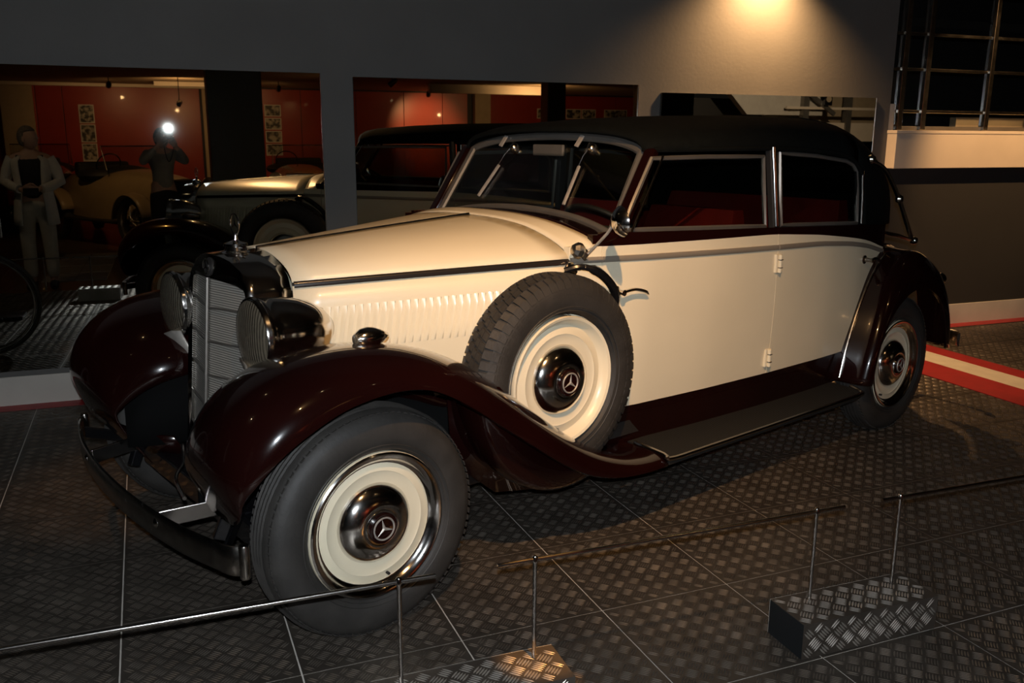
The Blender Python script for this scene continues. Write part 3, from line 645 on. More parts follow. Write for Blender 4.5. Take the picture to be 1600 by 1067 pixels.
RL = [(2.84, .34), (2.865, .47), (2.915, .595), (2.985, .688), (3.075, .752), (3.17, .787), (3.265, .795), (3.36, .778), (3.465, .728), (3.55, .645), (3.61, .53), (3.635, .42)]
RI = [(2.785, .34), (2.825, .50), (2.895, .67), (2.98, .82), (3.075, .93), (3.18, .992), (3.295, 1.005), (3.425, .97), (3.585, .885), (3.71, .74), (3.775, .56), (3.79, .40)]
rw = both(wing(RC, RL, RI, [-.80]*12, [-.885]*12, [-.64]*12), 'rear_wing', 'burgundy', smooth=60, thick=.006)
both(MB().tube(catmull([(x-.004, -.733, z) for x, z in ((2.79, .36), (2.83, .50), (2.897, .665), (2.98, .81), (3.07, .915), (3.15, .972))], 4), .005, 6), 'wing_piping', 'dull_chrome')
# inner valance between front wheel and running board
both(MB().grid([[(.40, -.60, .70), (.42, -.60, .42)], [(.62, -.62, .56), (.60, -.62, .27)], [(.9, -.64, .40), (.9, -.64, .22)], [(1.15, -.65, .33), (1.1, -.65, .24)]]), 'wing_valance', 'burgundy', thick=.01)
both(MB().grid([[(-.20, -.27, .84), (-.10, -.27, .62)], [(-.21, -.34, .83), (-.14, -.36, .60)], [(-.24, -.42, .80), (-.19, -.47, .60)]]), 'front_apron', 'pale_metal', thick=.006)
both(MB().grid([[(-.26, -.255, .44), (-.22, -.255, .36)], [(-.33, -.34, .44), (-.28, -.34, .34)], [(-.40, -.44, .47), (-.36, -.46, .38)]]), 'front_valance', 'burgundy', thick=.008)
MB().tube(catmull([(-.25, .20, .42), (-.30, .06, .40), (-.37, -.06, .395), (-.40, -.22, .38)], 5), .007, 8).build('valance_bead', 'chrome', car)
iw = [((x, y+.004, z), (x, y+.004, min(z, .40))) for (x, z), y in zip(FI[2:14], FIY[2:14])]
both(MB().grid([[a, tuple((p+q)/2 for p, q in zip(a, b)), b] for a, b in iw]), 'inner_wing', 'matt_black', thick=.008)
# running boards
rbm = MB().grid([[(x, -.885+.02*((x > 2.7)*(x-2.7)/.08), .290), (x, -.885+.03*((x > 2.7)*(x-2.7)/.08), .322), (x, -.66, .330), (x, -.66, .29)] for x in (1.278, 1.8, 2.3, 2.7, 2.78)], cv=True)
rbm.f += [(0, 1, 2, 3), (19, 18, 17, 16)]
rbo = both(rbm, 'running_board', 'ribbed_rubber', smooth=0)
tr = MB().tube(catmull([(1.278, -.70, .334), (1.276, -.86, .327), (1.285, -.885, .315), (1.5, -.888, .313), (2.2, -.888, .313), (2.70, -.887, .314), (2.765, -.865, .318), (2.785, -.80, .328)], 4), .010, 8)
tr.build('board_trim', 'steel', rbo[0]); tr.flip().build('board_trim', 'steel', rbo[1])

# --- wheels
def tyre_prof(R, W):
    h = W/2
    return [(R-.135, -h*.62), (R-.12, -h*.86), (R-.085, -h*1.0), (R-.045, -h*.97), (R-.018, -h*.80), (R-.004, -h*.5), (R, 0), (R-.004, h*.5), (R-.018, h*.80), (R-.045, h*.97), (R-.085, h*1.0), (R-.12, h*.86), (R-.135, h*.62)]
def tyre_mesh(R, W, chunky):
    m = MB().lathe(tyre_prof(R, W), (0, 0, 0), (0, -1, 0), 64); h = W/2
    for r_ in (.122, .108): m.tube([((R-r_)*math.cos(t), -h*(.92 if r_ > .115 else .985), (R-r_)*math.sin(t)) for t in np.linspace(0, 2*PI, 49)[:-1]], .0022, 4, closed=True)
    def block(t, y0, y1, r0, r1, dt, skew=0.):
        P = lambda a, y, r: (r*math.cos(a), y, r*math.sin(a))
        m.add([P(t-dt+skew, y0, r0), P(t+dt+skew, y0, r0), P(t+dt, y1, r0), P(t-dt, y1, r0), P(t-dt*.86+skew, y0, r1), P(t+dt*.86+skew, y0, r1), P(t+dt*.86, y1, r1*.999), P(t-dt*.86, y1, r1*.999)],
              [(4, 5, 6, 7), (0, 1, 5, 4), (1, 2, 6, 5), (2, 3, 7, 6), (3, 0, 4, 7)])
    if chunky:
        N = 64
        for k in range(N):
            t = 2*PI*k/N
            for s in (-1, 1):
                a = PI/N*.74
                P = lambda an, y, r: (r*math.cos(an), y*s, r*math.sin(an))
                for (ya, ra), (yb, rb_) in zip([(h*.52, R+.004), (h*.80, R-.010), (h*.96, R-.040)], [(h*.80, R-.010), (h*.96, R-.040), (h*.99, R-.062)]):
                    m.add([P(t-a, ya, ra), P(t+a, ya, ra), P(t+a, yb, rb_), P(t-a, yb, rb_), P(t-a, ya*.9, ra-.012), P(t+a, ya*.9, ra-.012), P(t+a, yb*.9, rb_-.012), P(t-a, yb*.9, rb_-.012)],
                          [(0, 1, 2, 3), (0, 3, 7, 4), (1, 5, 6, 2), (0, 4, 5, 1), (2, 6, 7, 3)])
                block(t+PI/N, s*h*.16, s*h*.46, R-.006, R+.005, PI/N*.80, .02*s)
            block(t, -h*.12, h*.12, R-.006, R+.006, PI/N*.8, .02)
    else:
        N = 90
        for k in range(N):
            for s in (-1, 1): block(2*PI*k/N, s*h*.50, s*h*.78, R-.008, R-.0045-.006, PI/N*.7)
        for y in (-.36, -.12, .12, .36):
            m.tube([((R+.0005)*math.cos(t), h*y, (R+.0005)*math.sin(t)) for t in np.linspace(0, 2*PI, 61)[:-1]], .005, 4, closed=True)
    return m
WR, WW = .372, .168
meshes = {}
def wm(key, mbx, mt, sm=40):
    me = mbx.mesh(key, sm); me.materials.append(M[mt]); meshes[key] = me
wm('tyre', tyre_mesh(WR, WW, False), 'rubber', 50); wm('spare_tyre', tyre_mesh(.384, .17, True), 'rubber', 30)
rimp = [(.236, .0), (.2395, .060), (.241, .070), (.238, .076), (.228, .072), (.222, .060), (.213, .048), (.205, .043), (.190, .046), (.172, .052), (.168, .049), (.150, .049), (.132, .044), (.122, .044), (.112, .046), (0, .047)]
wm('wheel', MB().lathe(rimp, (0, 0, 0), (0, -1, 0), 56), 'cream')
wm('trim_ring', MB().lathe([(.239, .077), (.233, .081), (.222, .078), (.212, .066), (.203, .054), (.199, .053), (.204, .046)], (0, 0, 0), (0, -1, 0), 56), 'chrome')
wm('hubcap', MB().lathe([(.124, .030), (.125, .044), (.121, .054), (.112, .066), (.095, .079), (.075, .088), (.058, .092), (.054, .090), (.052, .094), (0, .096)], (0, 0, 0), (0, -1, 0), 48), 'chrome')
wm('hub_emblem', MB().lathe([(.050, .094), (.050, .100), (.046, .103), (.043, .1015), (0, .1015)], (0, 0, 0), (0, -1, 0), 32), 'burgundy')
sm_ = MB(); sm_.join(star(.036, .003, .17), Matrix.Translation((0, -.1035, 0))); wm('hub_star', sm_, 'pale_metal', 20)
wm('wheel_back', MB().lathe([(.236, .0), (.236, -.06), (.20, -.05), (.16, -.01), (.15, -.055), (.0, -.06)], (0, 0, 0), (0, -1, 0), 40), 'black_paint')
wm('valve', MB().tube([(0, -.036, -.185), (0, -.062, -.185)], .005, 8), 'dark_trim')
def wheel(name, loc, far, spin, spare=False, trim=True, camber=0.):
    o = link(name, meshes['wheel'], None, car); o.location = loc
    o.rotation_euler = (camber*(-1 if far else 1), 0, PI if far else 0)
    def ch(key, rot=True, nm=None):
        c = link(nm or key, meshes[key], None, o)
        if rot: c.rotation_euler = (0, spin, 0)
        return c
    ch('spare_tyre' if spare else 'tyre', nm='tyre'); ch('wheel_back')
    if trim: ch('trim_ring')
    ch('hubcap').scale = (1.06, 1, 1.06); ch('hub_emblem'); ch('hub_star'); ch('valve')
    return o
for far, s in ((0, -1), (1, 1)):
    wheel('front_wheel', (0, s*.716, WR-.004), far, math.radians(-12)); wheel('rear_wheel', (WB, s*.716, WR-.004), far, math.radians(30))
    wheel('spare_wheel', (.812, s*.692, .690), far, math.radians(6), True, False)
rows = []
for a in np.radians(np.linspace(172, 294, 20)):
    rows.append([(.812+r_*math.cos(a), y, .690+r_*math.sin(a)) for y, r_ in ((-.600, .33), (-.598, .385), (-.615, .402), (-.70, .408), (-.785, .402), (-.800, .385), (-.800, .34-.095*math.sqrt(max(0, math.sin((math.degrees(a)-172)/122*PI)))))])
both(MB().grid(rows), 'spare_well', 'burgundy', smooth=50, thick=.004)
both(MB().tube(catmull([(.90, -.66, 1.075), (.95, -.70, 1.09), (1.03, -.72, 1.06), (1.12, -.71, .98), (1.14, -.69, .90)], 5), [.012]*8+[.018]*13, 8), 'spare_strap', 'black_paint')
both(MB().lathe([(0, -.02), (.022, -.016), (.030, 0), (.022, .014), (.01, .03), (0, .032)], (.93, -.655, 1.078), (.55, -.4, -.35), 16), 'strap_clasp', 'chrome')

# --- lamps
def lamp_house(c, rad_, ln):
    return MB().lathe([(rad_*1.0, -.002), (rad_*1.05, .010), (rad_*1.03, .030), (rad_*1.0, .034), (rad_*1.0, .06), (rad_*.985, .10), (rad_*.93, ln*.50), (rad_*.80, ln*.68), (rad_*.58, ln*.84), (rad_*.3, ln*.95), (0, ln)], c, (1, 0, 0), 40)
for s in (-1, 1):
    c = (-.192, s*.362, .925)
    h = lamp_house(c, .122, .290).build('headlight', 'chrome', car, smooth=60)
    MB().lathe([(.1275, .002), (.130, .012), (.126, .02), (.119, .0)], c, (1, 0, 0), 40).build('headlight_rim', 'chrome', h)
    MB().lathe([(.119, -.002), (.10, -.010), (.06, -.017), (0, -.020)], c, (1, 0, 0), 36).build('headlight_lens', 'lens', h)
    MB().tube([(.305*.35-.19, s*.362, .925-.115), (-.06, s*.365, .74)], [.022, .03], 10).build('headlight_stem', 'black_paint', h)
    fl = MB().lathe([(0, -.045), (.018, -.042), (.03, -.025), (.035, 0), (.033, .02), (.022, .05), (.008, .075), (0, .08)], (.055, s*.66, .940), (1, 0, 0), 20).build('wing_lamp', 'chrome', car)
    MB().lathe([(0, -.047), (.016, -.044), (.027, -.028), (.031, -.008), (.026, -.008)], (.054, s*.66, .940), (1, 0, 0), 18).build('wing_lamp_lens', 'lens', fl)
    tl = MB().lathe([(0, -.05), (.03, -.04), (.038, 0), (.034, .012), (0, .014)], (3.76, s*.75, .78), (1, 0, 0), 18).build('tail_lamp', 'chrome', car)
    MB().lathe([(.031, .014), (.02, .022), (0, .025)], (3.76, s*.75, .78), (1, 0, 0), 18).build('tail_lens', 'red_lens', tl)

# --- bumpers
def bumper(pts, name, ht, mt):
    P = catmull(pts, 6); rows = []
    for i, p in enumerate(P):
        t = (P[min(i+1, len(P)-1)]-P[max(i-1, 0)]).normalized(); nrm = Vector((t.y, -t.x, 0)).normalized()
        q = []
        for k in range(9):
            a = -PI/2+PI*k/8; q.append(p+nrm*(.012*math.cos(a))+Vector((0, 0, ht/2*math.sin(a))))
        q += [p-nrm*.004+Vector((0, 0, ht*.46)), p-nrm*.004-Vector((0, 0, ht*.46))]
        rows.append(q)
    m = MB().grid(rows, cv=True); k = len(rows[0]); m.f.append(tuple(range(k))); m.f.append(tuple(len(m.v)-k+i for i in range(k))[::-1])
    return m.build(name, mt, car, smooth=50)
half = [(-.438, -.785, .385), (-.468, -.755, .385), (-.488, -.68, .384), (-.525, -.50, .381), (-.552, -.25, .379)]
fb = bumper(half+[(-.560, 0, .378)]+[(x, -y, z) for x, y, z in half[::-1]], 'front_bumper', .092, 'dull_chrome')
for s in (-1, 1):
    MB().lathe([(0, -.052), (.014, -.051), (.016, -.046), (.016, .046), (.014, .051), (0, .052)], (-.439, s*.788, .385), (0, 0, 1), 14).build('bumper_end', 'dull_chrome', fb)
    MB().beam((-.530, s*.36, .39), (-.30, s*.41, .40), .010, .055).build('bumper_iron', 'steel', fb, 0, bev=.003)
    MB().beam((-.462, s*.70, .385), (-.28, s*.42, .385), .010, .045).build('bumper_stay', 'black_paint', fb, 0, bev=.003)
    MB().beam((-.37, s*.42, .30), (-.33, s*.43, .40), .03, .04).build('bumper_link', 'black_paint', fb, 0, bev=.004)
    for z in (.387,): MB().lathe([(.016, 0), (.015, .006), (.008, .012), (0, .013)], (-.5405, s*.37, z), (-1, s*.12, 0), 12).build('bumper_bolt', 'chrome', fb)
half = [(3.99, -.80, .40), (4.045, -.74, .40), (4.09, -.5, .40)]
rbp = bumper([(x, -y, z) for x, y, z in half]+[(4.10, 0, .40)]+half[::-1], 'rear_bumper', .085, 'dull_chrome')
both(MB().beam((4.09, -.40, .40), (3.70, -.40, .36), .012, .05), 'rear_bumper_iron', 'black_paint', rbp)

# --- side mirror
mc = Vector((1.01, -.83, 1.263))
mr = MB().lathe([(0, -.032), (.02, -.03), (.04, -.018), (.054, 0), (.057, .006), (.053, .009), (0, .009)], mc, (.93, -.30, .1), 28).build('side_mirror', 'chrome', car)
MB().lathe([(.051, .0092), (0, .0095)], mc, (.93, -.30, .1), 24).build('mirror_glass', 'mirror', mr, 0)
MB().tube([mc+Vector((-.012, .03, -.02)), (1.0, -.775, 1.215), (.995, -.665, 1.115)], .0055, 8).build('mirror_arm', 'pale_metal', mr)
bk = MB().lathe([(0, -.03), (.02, -.026), (.03, -.01), (.03, .01), (.018, .024), (0, .03)], (.958, -.672, 1.147), (.9, -.1, -.25), 8, sc=(1, .8))
bk.lathe([(0, -.02), (.016, -.016), (.02, 0), (.016, .02), (0, .024)], (.985, -.668, 1.138), (.5, -.2, -.5), 10)
bk.tube([(.96, -.675, 1.14), (.998, -.668, 1.112)], .008, 8)
bk.build('mirror_bracket', 'bright_metal', mr, 25)
# ------------------------------------------------------------------ photographs on the red wall
for nm, sc_, th in (('photo_print', 9., .5), ('photo_print_b', 13., .48)):
    m = mat(nm, (.3, .26, .2), .5); nt = m.node_tree; b = nt.nodes['Principled BSDF']
    tc = nt.nodes.new('ShaderNodeTexCoord'); nz = nt.nodes.new('ShaderNodeTexNoise'); nz.inputs['Scale'].default_value = sc_; nz.inputs['Detail'].default_value = 3
    rp = nt.nodes.new('ShaderNodeValToRGB'); rp.color_ramp.elements[0].position = th-.06; rp.color_ramp.elements[1].position = th+.10
    rp.color_ramp.elements[0].color = (.03, .027, .02, 1); rp.color_ramp.elements[1].color = (.42, .38, .30, 1)
    nt.links.new(tc.outputs['Object'], nz.inputs['Vector']); nt.links.new(nz.outputs['Fac'], rp.inputs['Fac']); nt.links.new(rp.outputs['Color'], b.inputs['Base Color'])
def photo(x0, x1, z0, z1, label, k):
    e = empty('wall_photograph', ((x0+x1)/2, -8.018, z0)); w, h = (x1-x0)/2, z1-z0
    MB().box(-w, w, 0, .008, 0, h).build('mount', 'paper', e, 0)
    p = MB().box(-w+.018, w-.018, .008, .010, .018, h-.018)
    p.v = [(x+k*3.1, y, z+k*1.7) for x, y, z in p.v]
    o = p.build('print', 'photo_print' if k % 2 else 'photo_print_b', e, 0); o.location = (-k*3.1, 0, -k*1.7)
    tag(e, label, 'photograph', 'black and white photographs on the red wall')
for k, (a, b) in enumerate(((1.78, 2.13), (1.42, 1.76), (1.06, 1.40))):
    photo(-1.60, -1.33, a, b, ('top', 'middle', 'bottom')[k]+' photograph of the three in the column left of the flash', k)
for k in range(4): photo(1.86, 2.19, 1.97-.262*k-.02, 2.205-.262*k-.02, ('top', 'second', 'third', 'lowest')[k]+' photograph of the four right of the wide black column', k+3)
for k, (a, b) in enumerate(((7.9, 8.2), (8.62, 9.0), (9.02, 9.38), (9.6, 10.2))): photo(a, b, 1.98, 2.20, ('first', 'second', 'third', 'last')[k]+' photograph of the row above the soft top in the middle mirror', k+8)

# ------------------------------------------------------------------ people
def skin_mb(verts, edges, sub=2):
    me = bpy.data.meshes.new('s'); me.from_pydata([v[0] for v in verts], edges, []); o = bpy.data.objects.new('s', me); COL.objects.link(o)
    o.modifiers.new('k', 'SKIN'); sv = me.skin_vertices[0].data
    for i, v in enumerate(verts): sv[i].radius = (v[1], v[1]) if not isinstance(v[1], tuple) else v[1]; sv[i].use_root = (i == 0)
    m = o.modifiers.new('u', 'SUBSURF'); m.levels = sub; m.render_levels = sub
    dg = bpy.context.evaluated_depsgraph_get(); ev = o.evaluated_get(dg); t = ev.to_mesh()
    r = MB().add([v.co[:] for v in t.vertices], [tuple(p.vertices) for p in t.polygons]); ev.to_mesh_clear()
    bpy.data.objects.remove(o); bpy.data.meshes.remove(me); return r
def ellipsoid(c, r, nu=18, nv=12, f=None):
    rows = []
    for i in range(nv+1):
        a = -PI/2+PI*i/nv; row = []
        for k in range(nu):
            b = 2*PI*k/nu; p = Vector((math.cos(a)*math.cos(b), math.cos(a)*math.sin(b), math.sin(a)))
            if f: p = f(p)
            row.append((c[0]+p.x*r[0], c[1]+p.y*r[1], c[2]+p.z*r[2]))
        rows.append(row)
    return MB().grid(rows, cv=True)
def head_mb(c, turn):
    def jaw(p):
        s = 1-.28*max(0, -p.z)**1.5; return Vector((p.x*s, p.y*(1-.12*max(0, -p.z))+.06*max(0, -p.z), p.z))
    m = ellipsoid((0, 0, 0), (.074, .094, .115), 24, 18, jaw)
    m.add([(0, .088, .018), (-.014, .086, -.026), (.014, .086, -.026), (0, .115, -.022), (0, .09, -.034)], [(0, 1, 3), (0, 3, 2), (1, 4, 3), (3, 4, 2)])
    for s in (-1, 1):
        m.join(ellipsoid((s*.074, -.005, -.005), (.010, .020, .030), 10, 8))
        m.join(ellipsoid((s*.030, .082, .010), (.013, .010, .009), 8, 6))
    m.join(ellipsoid((0, .083, -.056), (.024, .009, .006), 10, 6))
    R = Matrix.Translation(c) @ Matrix.Rotation(turn, 4, 'Z'); return MB().join(m, R)
def hand_mb(w, d, side, curl):
    """palm plus five fingers; w wrist, d pointing direction, side = thumb direction, curl = finger bend direction"""
    w, d, s, c = Vector(w), Vector(d).normalized(), Vector(side).normalized(), Vector(curl).normalized()
    m = MB().tube([w-d*.01, w+d*.02, w+d*.05, w+d*.085], [.026, .036, .040, .034], 10, flat=.45, up=c)
    for k, ln in enumerate((.070, .078, .072, .056)):
        b = w+d*.08+s*(.026-.0175*k)
        m.tube([b, b+d*ln*.45+c*.012, b+d*ln*.62+c*.036, b+d*ln*.62+c*.058], [.0088, .0085, .0078, .006], 7)
    b = w+d*.025+s*.03; m.tube([b, b+s*.022+d*.025, b+s*.026+d*.05+c*.018, b+s*.018+d*.062+c*.03], [.011, .0105, .009, .007], 7)
    return m
def body(hs, arms, head_c, turn):
    V = [((0, 0, .92), .125), ((0, 0, 1.06), .105), ((0, .01, 1.22), .12), ((0, -.01, 1.36), .075), ((0, 0, 1.44), .047), (tuple(head_c), .045)]
    E = [(0, 1), (1, 2), (2, 3), (3, 4), (4, 5)]
    for s, (el, wr) in zip((-1, 1), arms):
        n = len(V); V += [((s*.165, -.01, 1.34), .055), (el, .040), (wr, .027)]; E += [(3, n), (n, n+1), (n+1, n+2)]
    for s in (-1, 1):
        n = len(V); V += [((s*.09, 0, .85), .088), ((s*.10, .012, .48), .056), ((s*.10, -.01, .09), .038), ((s*.11, .06, .045), .036), ((s*.115, .14, .034), .030)]
        E += [(0, n), (n, n+1), (n+1, n+2), (n+2, n+3), (n+3, n+4)]
    return V, E
def scaled(mbx, s): mbx.v = [(x*s, y*s, z*s) for x, y, z in mbx.v]; return mbx
def person(loc, rz, arms, hands, head_c, turn, S, shirt, trousers, shoes, hair, label, long_hair=False, sleeve=None):
    e = empty('person', loc, rz); tag(e, label, 'person')
    V, E = body(S, arms, head_c, turn); b = skin_mb(V, E); b.join(head_mb(head_c, turn))
    for h in hands: b.join(hand_mb(*h))
    scaled(b, S).build('body', 'skin', e, smooth=70)
    sv = [((0, 0, .90), .142), ((0, 0, 1.06), .122), ((0, .012, 1.22), .142), ((0, -.004, 1.335), .10)]; se = [(0, 1), (1, 2), (2, 3)]
    if not sleeve:
        for s in (-1, 1): sv.append(((s*.125, -.008, 1.335), .066)); se.append((3, len(sv)-1))
    if sleeve:
        for s, (el, wr) in zip((-1, 1), arms):
            n = len(sv); el, wr = Vector(el), Vector(wr); sv += [((s*.165, -.01, 1.335), .066), (tuple(el), .052), (tuple(el.lerp(wr, .85)), .038)]; se += [(3, n), (n, n+1), (n+1, n+2)]
    scaled(skin_mb(sv, se), S).build('top', shirt, e, smooth=70)
    tv = [((0, 0, .95), .138), ((0, 0, .88), .14)]; te = [(0, 1)]
    for s in (-1, 1):
        n = len(tv); tv += [((s*.092, 0, .80), .098), ((s*.102, .01, .48), .075), ((s*.104, -.005, .10), .068)]; te += [(1, n), (n, n+1), (n+1, n+2)]
    scaled(skin_mb(tv, te), S).build('trousers', trousers, e, smooth=70)
    for s in (-1, 1):
        m = MB().tube([(s*.10, -.055, .045), (s*.10, -.03, .05), (s*.105, .05, .052), (s*.112, .13, .036), (s*.114, .17, .026)], [.036, .043, .044, .040, .026], 12, flat=.95)
        m.v = [(x, y, max(z, .004)) for x, y, z in m.v]; scaled(m, S).build('shoe', shoes, e, smooth=60)
    R = Matrix.Translation(head_c) @ Matrix.Rotation(turn, 4, 'Z')
    hm_ = ellipsoid((0, -.012, .018), (.086, .098, .118), 24, 16, lambda p: Vector((p.x, p.y*(.62 if p.y > 0 and p.z < .45 else 1) - (.25 if p.y > 0 and p.z < .45 else 0), max(p.z, -.75))))
    scaled(MB().join(hm_, R), S).build('hair', hair, e, smooth=70)
    return e
# the woman by the barrier, seen in the left mirror
wo = person((-1.33, 1.18, .004), 0, (((-.25, -.02, 1.10), (-.075, .20, 1.03)), ((.25, -.02, 1.10), (.07, .20, 1.04))),
            (((-.075, .20, 1.03), (.8, .5, .05), (0, .2, 1), (.3, -.6, 0)), ((.07, .20, 1.04), (-.8, .5, .05), (0, .2, 1), (-.3, -.6, 0))),
            (.005, .02, 1.535), math.radians(-62), .985, 'cloth_black', 'cloth_cream', 'dark_trim', 'hair_grey',
            'woman with short grey hair in a white cardigan and pale trousers, reflected at the left')
rows = []
for k in range(19):
    a = math.radians(90+34+(360-68)*k/18); row = []
    for z, rx, ry in ((1.345, .13, .09), (1.30, .185, .118), (1.20, .175, .15), (1.06, .160, .142), (.95, .175, .16), (.84, .190, .175), (.74, .20, .185), (.66, .205, .19)):
        row.append((math.cos(a)*rx, math.sin(a)*ry-.005, z))
    rows.append(row)
MB().grid(rows).build('cardigan', 'cloth_white', wo, smooth=60, thick=.012)
for s in (-1, 1):
    MB().tube([(s*.160, -.01, 1.325), (s*.215, -.02, 1.21), (s*.248, -.018, 1.09), (s*.17, .10, 1.045), (s*.10, .18, 1.025)], [.062, .06, .055, .048, .042], 14).build('cardigan_sleeve', 'cloth_white', wo, smooth=60)
tag(MB().box(-1.39, -1.25, 1.44, 1.465, .965, 1.045).build('handbag', 'cloth_black', None, 0, bev=.008), 'small dark bag held in the hands of the woman in the cardigan', 'handbag')
# the photographer (the picture was taken from his hands)
az = math.degrees(YAW)-90; Fh = Vector((math.cos(YAW), math.sin(YAW), 0))
pl = -Fh*.315
ph = person((pl.x, pl.y, .0), math.radians(az), (((-.27, .10, 1.24), (-.10, .20, 1.44)), ((.27, .10, 1.24), (.10, .20, 1.44))),
            (((-.10, .20, 1.435), (.45, .35, .8), (.9, .1, -.1), (.3, .75, .3)), ((.10, .20, 1.435), (-.45, .35, .8), (-.9, .1, -.1), (-.3, .75, .3))),
            (0, .055, 1.515), 0, 1.0, 'cloth_shirt', 'cloth_black', 'dark_trim', 'hair_brown', 'photographer in a pale grey shirt firing a camera flash, reflected in the left mirror', sleeve=True)
pc = empty('photo_camera'); pc.matrix_world = cam.matrix_world   # local X right, Y up, -Z forward; nothing lies in front of the lens
tag(pc, 'black camera with a lit flash held up by the photographer', 'camera')
MB().box(-.068, .068, -.05, .045, .055, .115).build('camera_body', 'black_paint', pc, 0, bev=.008)
MB().lathe([(0, -.045), (.026, -.045), (.033, -.025), (.035, -.02), (.036, -.058), (.0, -.058)][1:], (0, -.004, 0), (0, 0, -1), 24).build('camera_lens', 'black_paint', pc)
fh_ = MB().box(-.026, .026, .045, .092, .045, .085).build('flash_head', 'black_paint', pc, 0, bev=.004)
MB().box(-.022, .022, .066, .089, .042, .046).build('flash_window', 'flash_glow', fh_, 0)
MB().tube(catmull([(.07, .02, .09), (.085, -.12, .08), (.06, -.27, .085), (.03, -.33, .09), (.0, -.27, .10), (-.03, -.10, .12)], 5), .006, 6).build('strap', 'cloth_black', pc)
fl = bpy.data.lights.new('flash_light', 'SPOT'); fl.energy = 245; fl.color = FLASH; fl.spot_size = math.radians(100); fl.spot_blend = .4; fl.shadow_soft_size = .012
fo = bpy.data.objects.new('flash_light', fl); COL.objects.link(fo); fo.matrix_world = cam.matrix_world @ Matrix.Translation((0, .078, .036))

# ------------------------------------------------------------------ information stand in the mirror
e = empty('information_stand', (-1.50, 2.80, 0)); tag(e, 'white information panel on a thin stand at the left edge of the mirror', 'sign')
MB().box(-.20, .20, -.13, .13, .003, .03).build('base', 'dark_sheet', e, 0, bev=.004)
MB().lathe([(.009, .03), (.009, .72)], (.0, 0, 0), (0, 0, 1), 12).build('post', 'steel', e)
MB().box(-.22, .10, -.005, .005, .70, 1.28).build('panel', 'white_board', e, 0)
MB().box(-.22, .10, .005, .008, .86, .95).build('band', 'dark_sheet', e, 0)

# ------------------------------------------------------------------ old bicycle left of the frame, its front wheel shows in the mirror
e = empty('bicycle', (-1.335, 4.26, 0)); tag(e, 'old black bicycle standing by the mirror, only its wheel shows', 'bicycle')
def bwheel(x):
    R_ = .375
    t = MB().tube([(x+R_*math.cos(a)*.957, 0, R_+.957*R_*math.sin(a)) for a in np.linspace(0, 2*PI, 57)[:-1]], .017, 8, closed=True).build('tyre', 'rubber', e)
    MB().tube([(x+.33*math.cos(a), 0, R_+.33*math.sin(a)) for a in np.linspace(0, 2*PI, 57)[:-1]], .009, 6, closed=True).build('rim', 'dull_chrome', t)
    MB().tube([(x, -.035, R_), (x, .035, R_)], .018, 10).build('hub', 'dull_chrome', t)
    s = MB()
    for k in range(28):
        a = 2*PI*k/28; y = .03 if k % 2 else -.03; s.tube([(x+.015*math.cos(a+1.2), y, R_+.015*math.sin(a+1.2)), (x+.33*math.cos(a), 0, R_+.33*math.sin(a))], .0008, 4)
    s.build('spokes', 'steel', t)
bwheel(0); bwheel(-1.08)
f = MB()
for a, b in (((0, -.05, .375), (-.10, -.03, .74)), ((0, .05, .375), (-.10, .03, .74)), ((-.10, 0, .74), (-.17, 0, .98)), ((-.125, 0, .80), (-.62, 0, .36)), ((-.15, 0, .92), (-.76, 0, .90)), ((-.62, 0, .36), (-.78, 0, .98)), ((-1.08, .05, .375), (-.62, .03, .36)), ((-1.08, -.05, .375), (-.62, -.03, .36)), ((-1.08, .05, .375), (-.765, .02, .90)), ((-1.08, -.05, .375), (-.765, -.02, .90))):
    f.tube([a, b], .013, 8)
f.build('frame', 'black_paint', e)
MB().tube(catmull([(-.36, -.28, 1.03), (-.24, -.24, 1.07), (-.15, -.06, 1.04), (-.15, .06, 1.04), (-.24, .24, 1.07), (-.36, .28, 1.03)], 4), .011, 8).build('handlebar', 'dull_chrome', e)
MB().join(ellipsoid((-.82, 0, 1.0), (.13, .08, .03), 14, 8)).build('saddle', 'dark_trim', e)
MB().lathe([(.09, -.004), (.09, .004), (0, .004)], (-.62, -.05, .36), (0, 1, 0), 20).build('chainwheel', 'dull_chrome', e)
MB().beam((-.95, .1, .004), (-.72, .07, .36), .014, .014).build('kickstand', 'black_paint', e, 0)

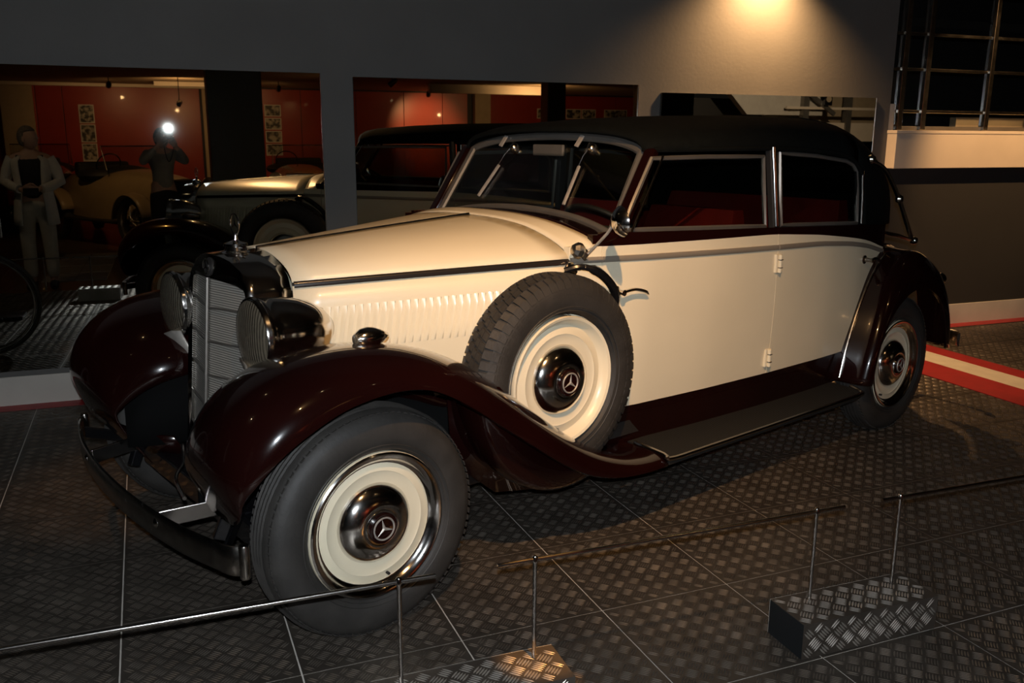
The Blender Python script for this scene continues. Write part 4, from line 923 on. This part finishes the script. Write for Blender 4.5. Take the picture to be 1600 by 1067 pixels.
# ------------------------------------------------------------------ old sports cars on the far side of the hall (seen in the mirrors); local X forward, origin on the floor under the front axle
def roadster(loc, rz, paint, wing_mat, label):
    e = empty('sports_car', loc, rz); tag(e, label, 'car', 'old sports cars along the red wall')
    secs = [(-2.75, .10, .62, .80), (-2.55, .30, .50, .92), (-2.2, .46, .42, 1.0), (-1.7, .56, .38, 1.03), (-1.2, .58, .36, 1.02), (-.95, .57, .36, 1.05), (-.75, .54, .36, 1.07), (-.3, .44, .38, 1.03), (.1, .34, .42, .99), (.30, .29, .45, .96)]
    rows = [supere(x, w_, zb, zt, 3.2, 16) for x, w_, zb, zt in secs]
    b = MB().grid(rows); k = len(rows[0]); b.f.append(tuple(range(k))); b.f.append(tuple(len(b.v)-k+i for i in range(k))[::-1])
    b.build('bodywork', paint, e, smooth=50)
    MB().box(-2.5, .25, -.42, .42, .28, .42).build('chassis', 'black_paint', e, 0)
    MB().join(ellipsoid((-1.38, 0, .97), (.44, .595, .15), 24, 10)).build('cockpit', 'dark_trim', e)
    MB().box(-1.86, -1.72, -.42, .42, .95, 1.16).build('seat_back', 'dark_trim', e, 0, bev=.04)
    MB().tube([(-1.22+.06*math.sin(t), .22+.19*math.cos(t), 1.13+.16*math.sin(t)) for t in np.linspace(0, 2*PI, 25)[:-1]], .010, 6, closed=True).build('steering_wheel', 'black_paint', e)
    ws_ = MB().tube([(-.86, -.46, 1.06), (-.98, -.46, 1.40), (-.98, .46, 1.40), (-.86, .46, 1.06)], .010, 6).build('windscreen_frame', 'dull_chrome', e)
    MB().grid([[(-.87, -.45, 1.07), (-.87, .45, 1.07)], [(-.975, -.45, 1.39), (-.975, .45, 1.39)]]).build('windscreen_glass', 'clear_glass', ws_, 0, thick=.004)
    MB().box(.29, .34, -.24, .24, .46, .95).build('radiator', 'chrome', e, 0, bev=.02)
    MB().grid([[(.345, -.2, .5), (.345, .2, .5)], [(.345, -.2, .9), (.345, .2, .9)]]).build('radiator_core', 'dark_sheet', e, 0, thick=.004)
    for s in (-1, 1):
        h = MB().lathe([(0, .16), (.06, .13), (.10, .06), (.112, 0), (.105, -.006)], (.34, s*.40, .86), (-1, 0, 0), 24).build('headlight', 'chrome', e)
        MB().lathe([(.104, -.004), (.05, -.014), (0, -.017)], (.34, s*.40, .86), (-1, 0, 0), 20).build('lens', 'lens', h)
        for x in (0, -2.1):
            C_ = Vector((x, s*.62, .36))
            t = MB().lathe([(.27, -.05), (.31, -.065), (.355, -.05), (.362, 0), (.355, .05), (.31, .065), (.27, .05)], C_, (0, 1, 0), 40).build('wheel', 'rubber', e)
            MB().lathe([(.272, -.045), (.262, -.02), (.262, .02), (.272, .045)], C_, (0, 1, 0), 36).build('rim', 'dull_chrome', t)
            sp_ = MB()
            for k in range(30):
                a = 2*PI*k/30; y = .04 if k % 2 else -.04
                sp_.tube([C_+Vector((.03*math.cos(a+1), y, .03*math.sin(a+1))), C_+Vector((.264*math.cos(a), 0, .264*math.sin(a)))], .0022, 4)
            sp_.build('spokes', 'steel', t)
            MB().lathe([(0, -.07), (.03, -.06), (.035, 0), (.03, .06), (0, .07)], C_, (0, 1, 0), 14).build('hub', 'chrome', t)
            R_ = .42; rows = []
            for a in np.linspace(math.radians(15), math.radians(175 if x == 0 else 165), 14):
                r = []
                for q in np.linspace(-1, 1, 7):
                    rr = R_-.03*q*q; r.append((x+rr*math.cos(a), s*.62+.115*q, .36+rr*math.sin(a)))
                rows.append(r)
            MB().grid(rows).build('wing', wing_mat, e, smooth=60, thick=.006)
        MB().box(-1.75, -.40, s*.62-.12, s*.62+.12, .34, .365).build('running_board', 'dark_trim', e, 0)
    return e
roadster((-.03, -2.48, 0), math.radians(56.7), 'tan_paint', 'tan_paint', 'tan open sports car with wire wheels behind the photographer')
roadster((-1.85, -5.2, 0), math.radians(75), 'red_paint', 'red_paint', 'red open sports car behind the woman, in the left mirror')
roadster((2.05, -4.4, 0), math.radians(97), 'amber_paint', 'black_paint', 'dark sports car with amber bonnet facing the mirror, right of the black column')
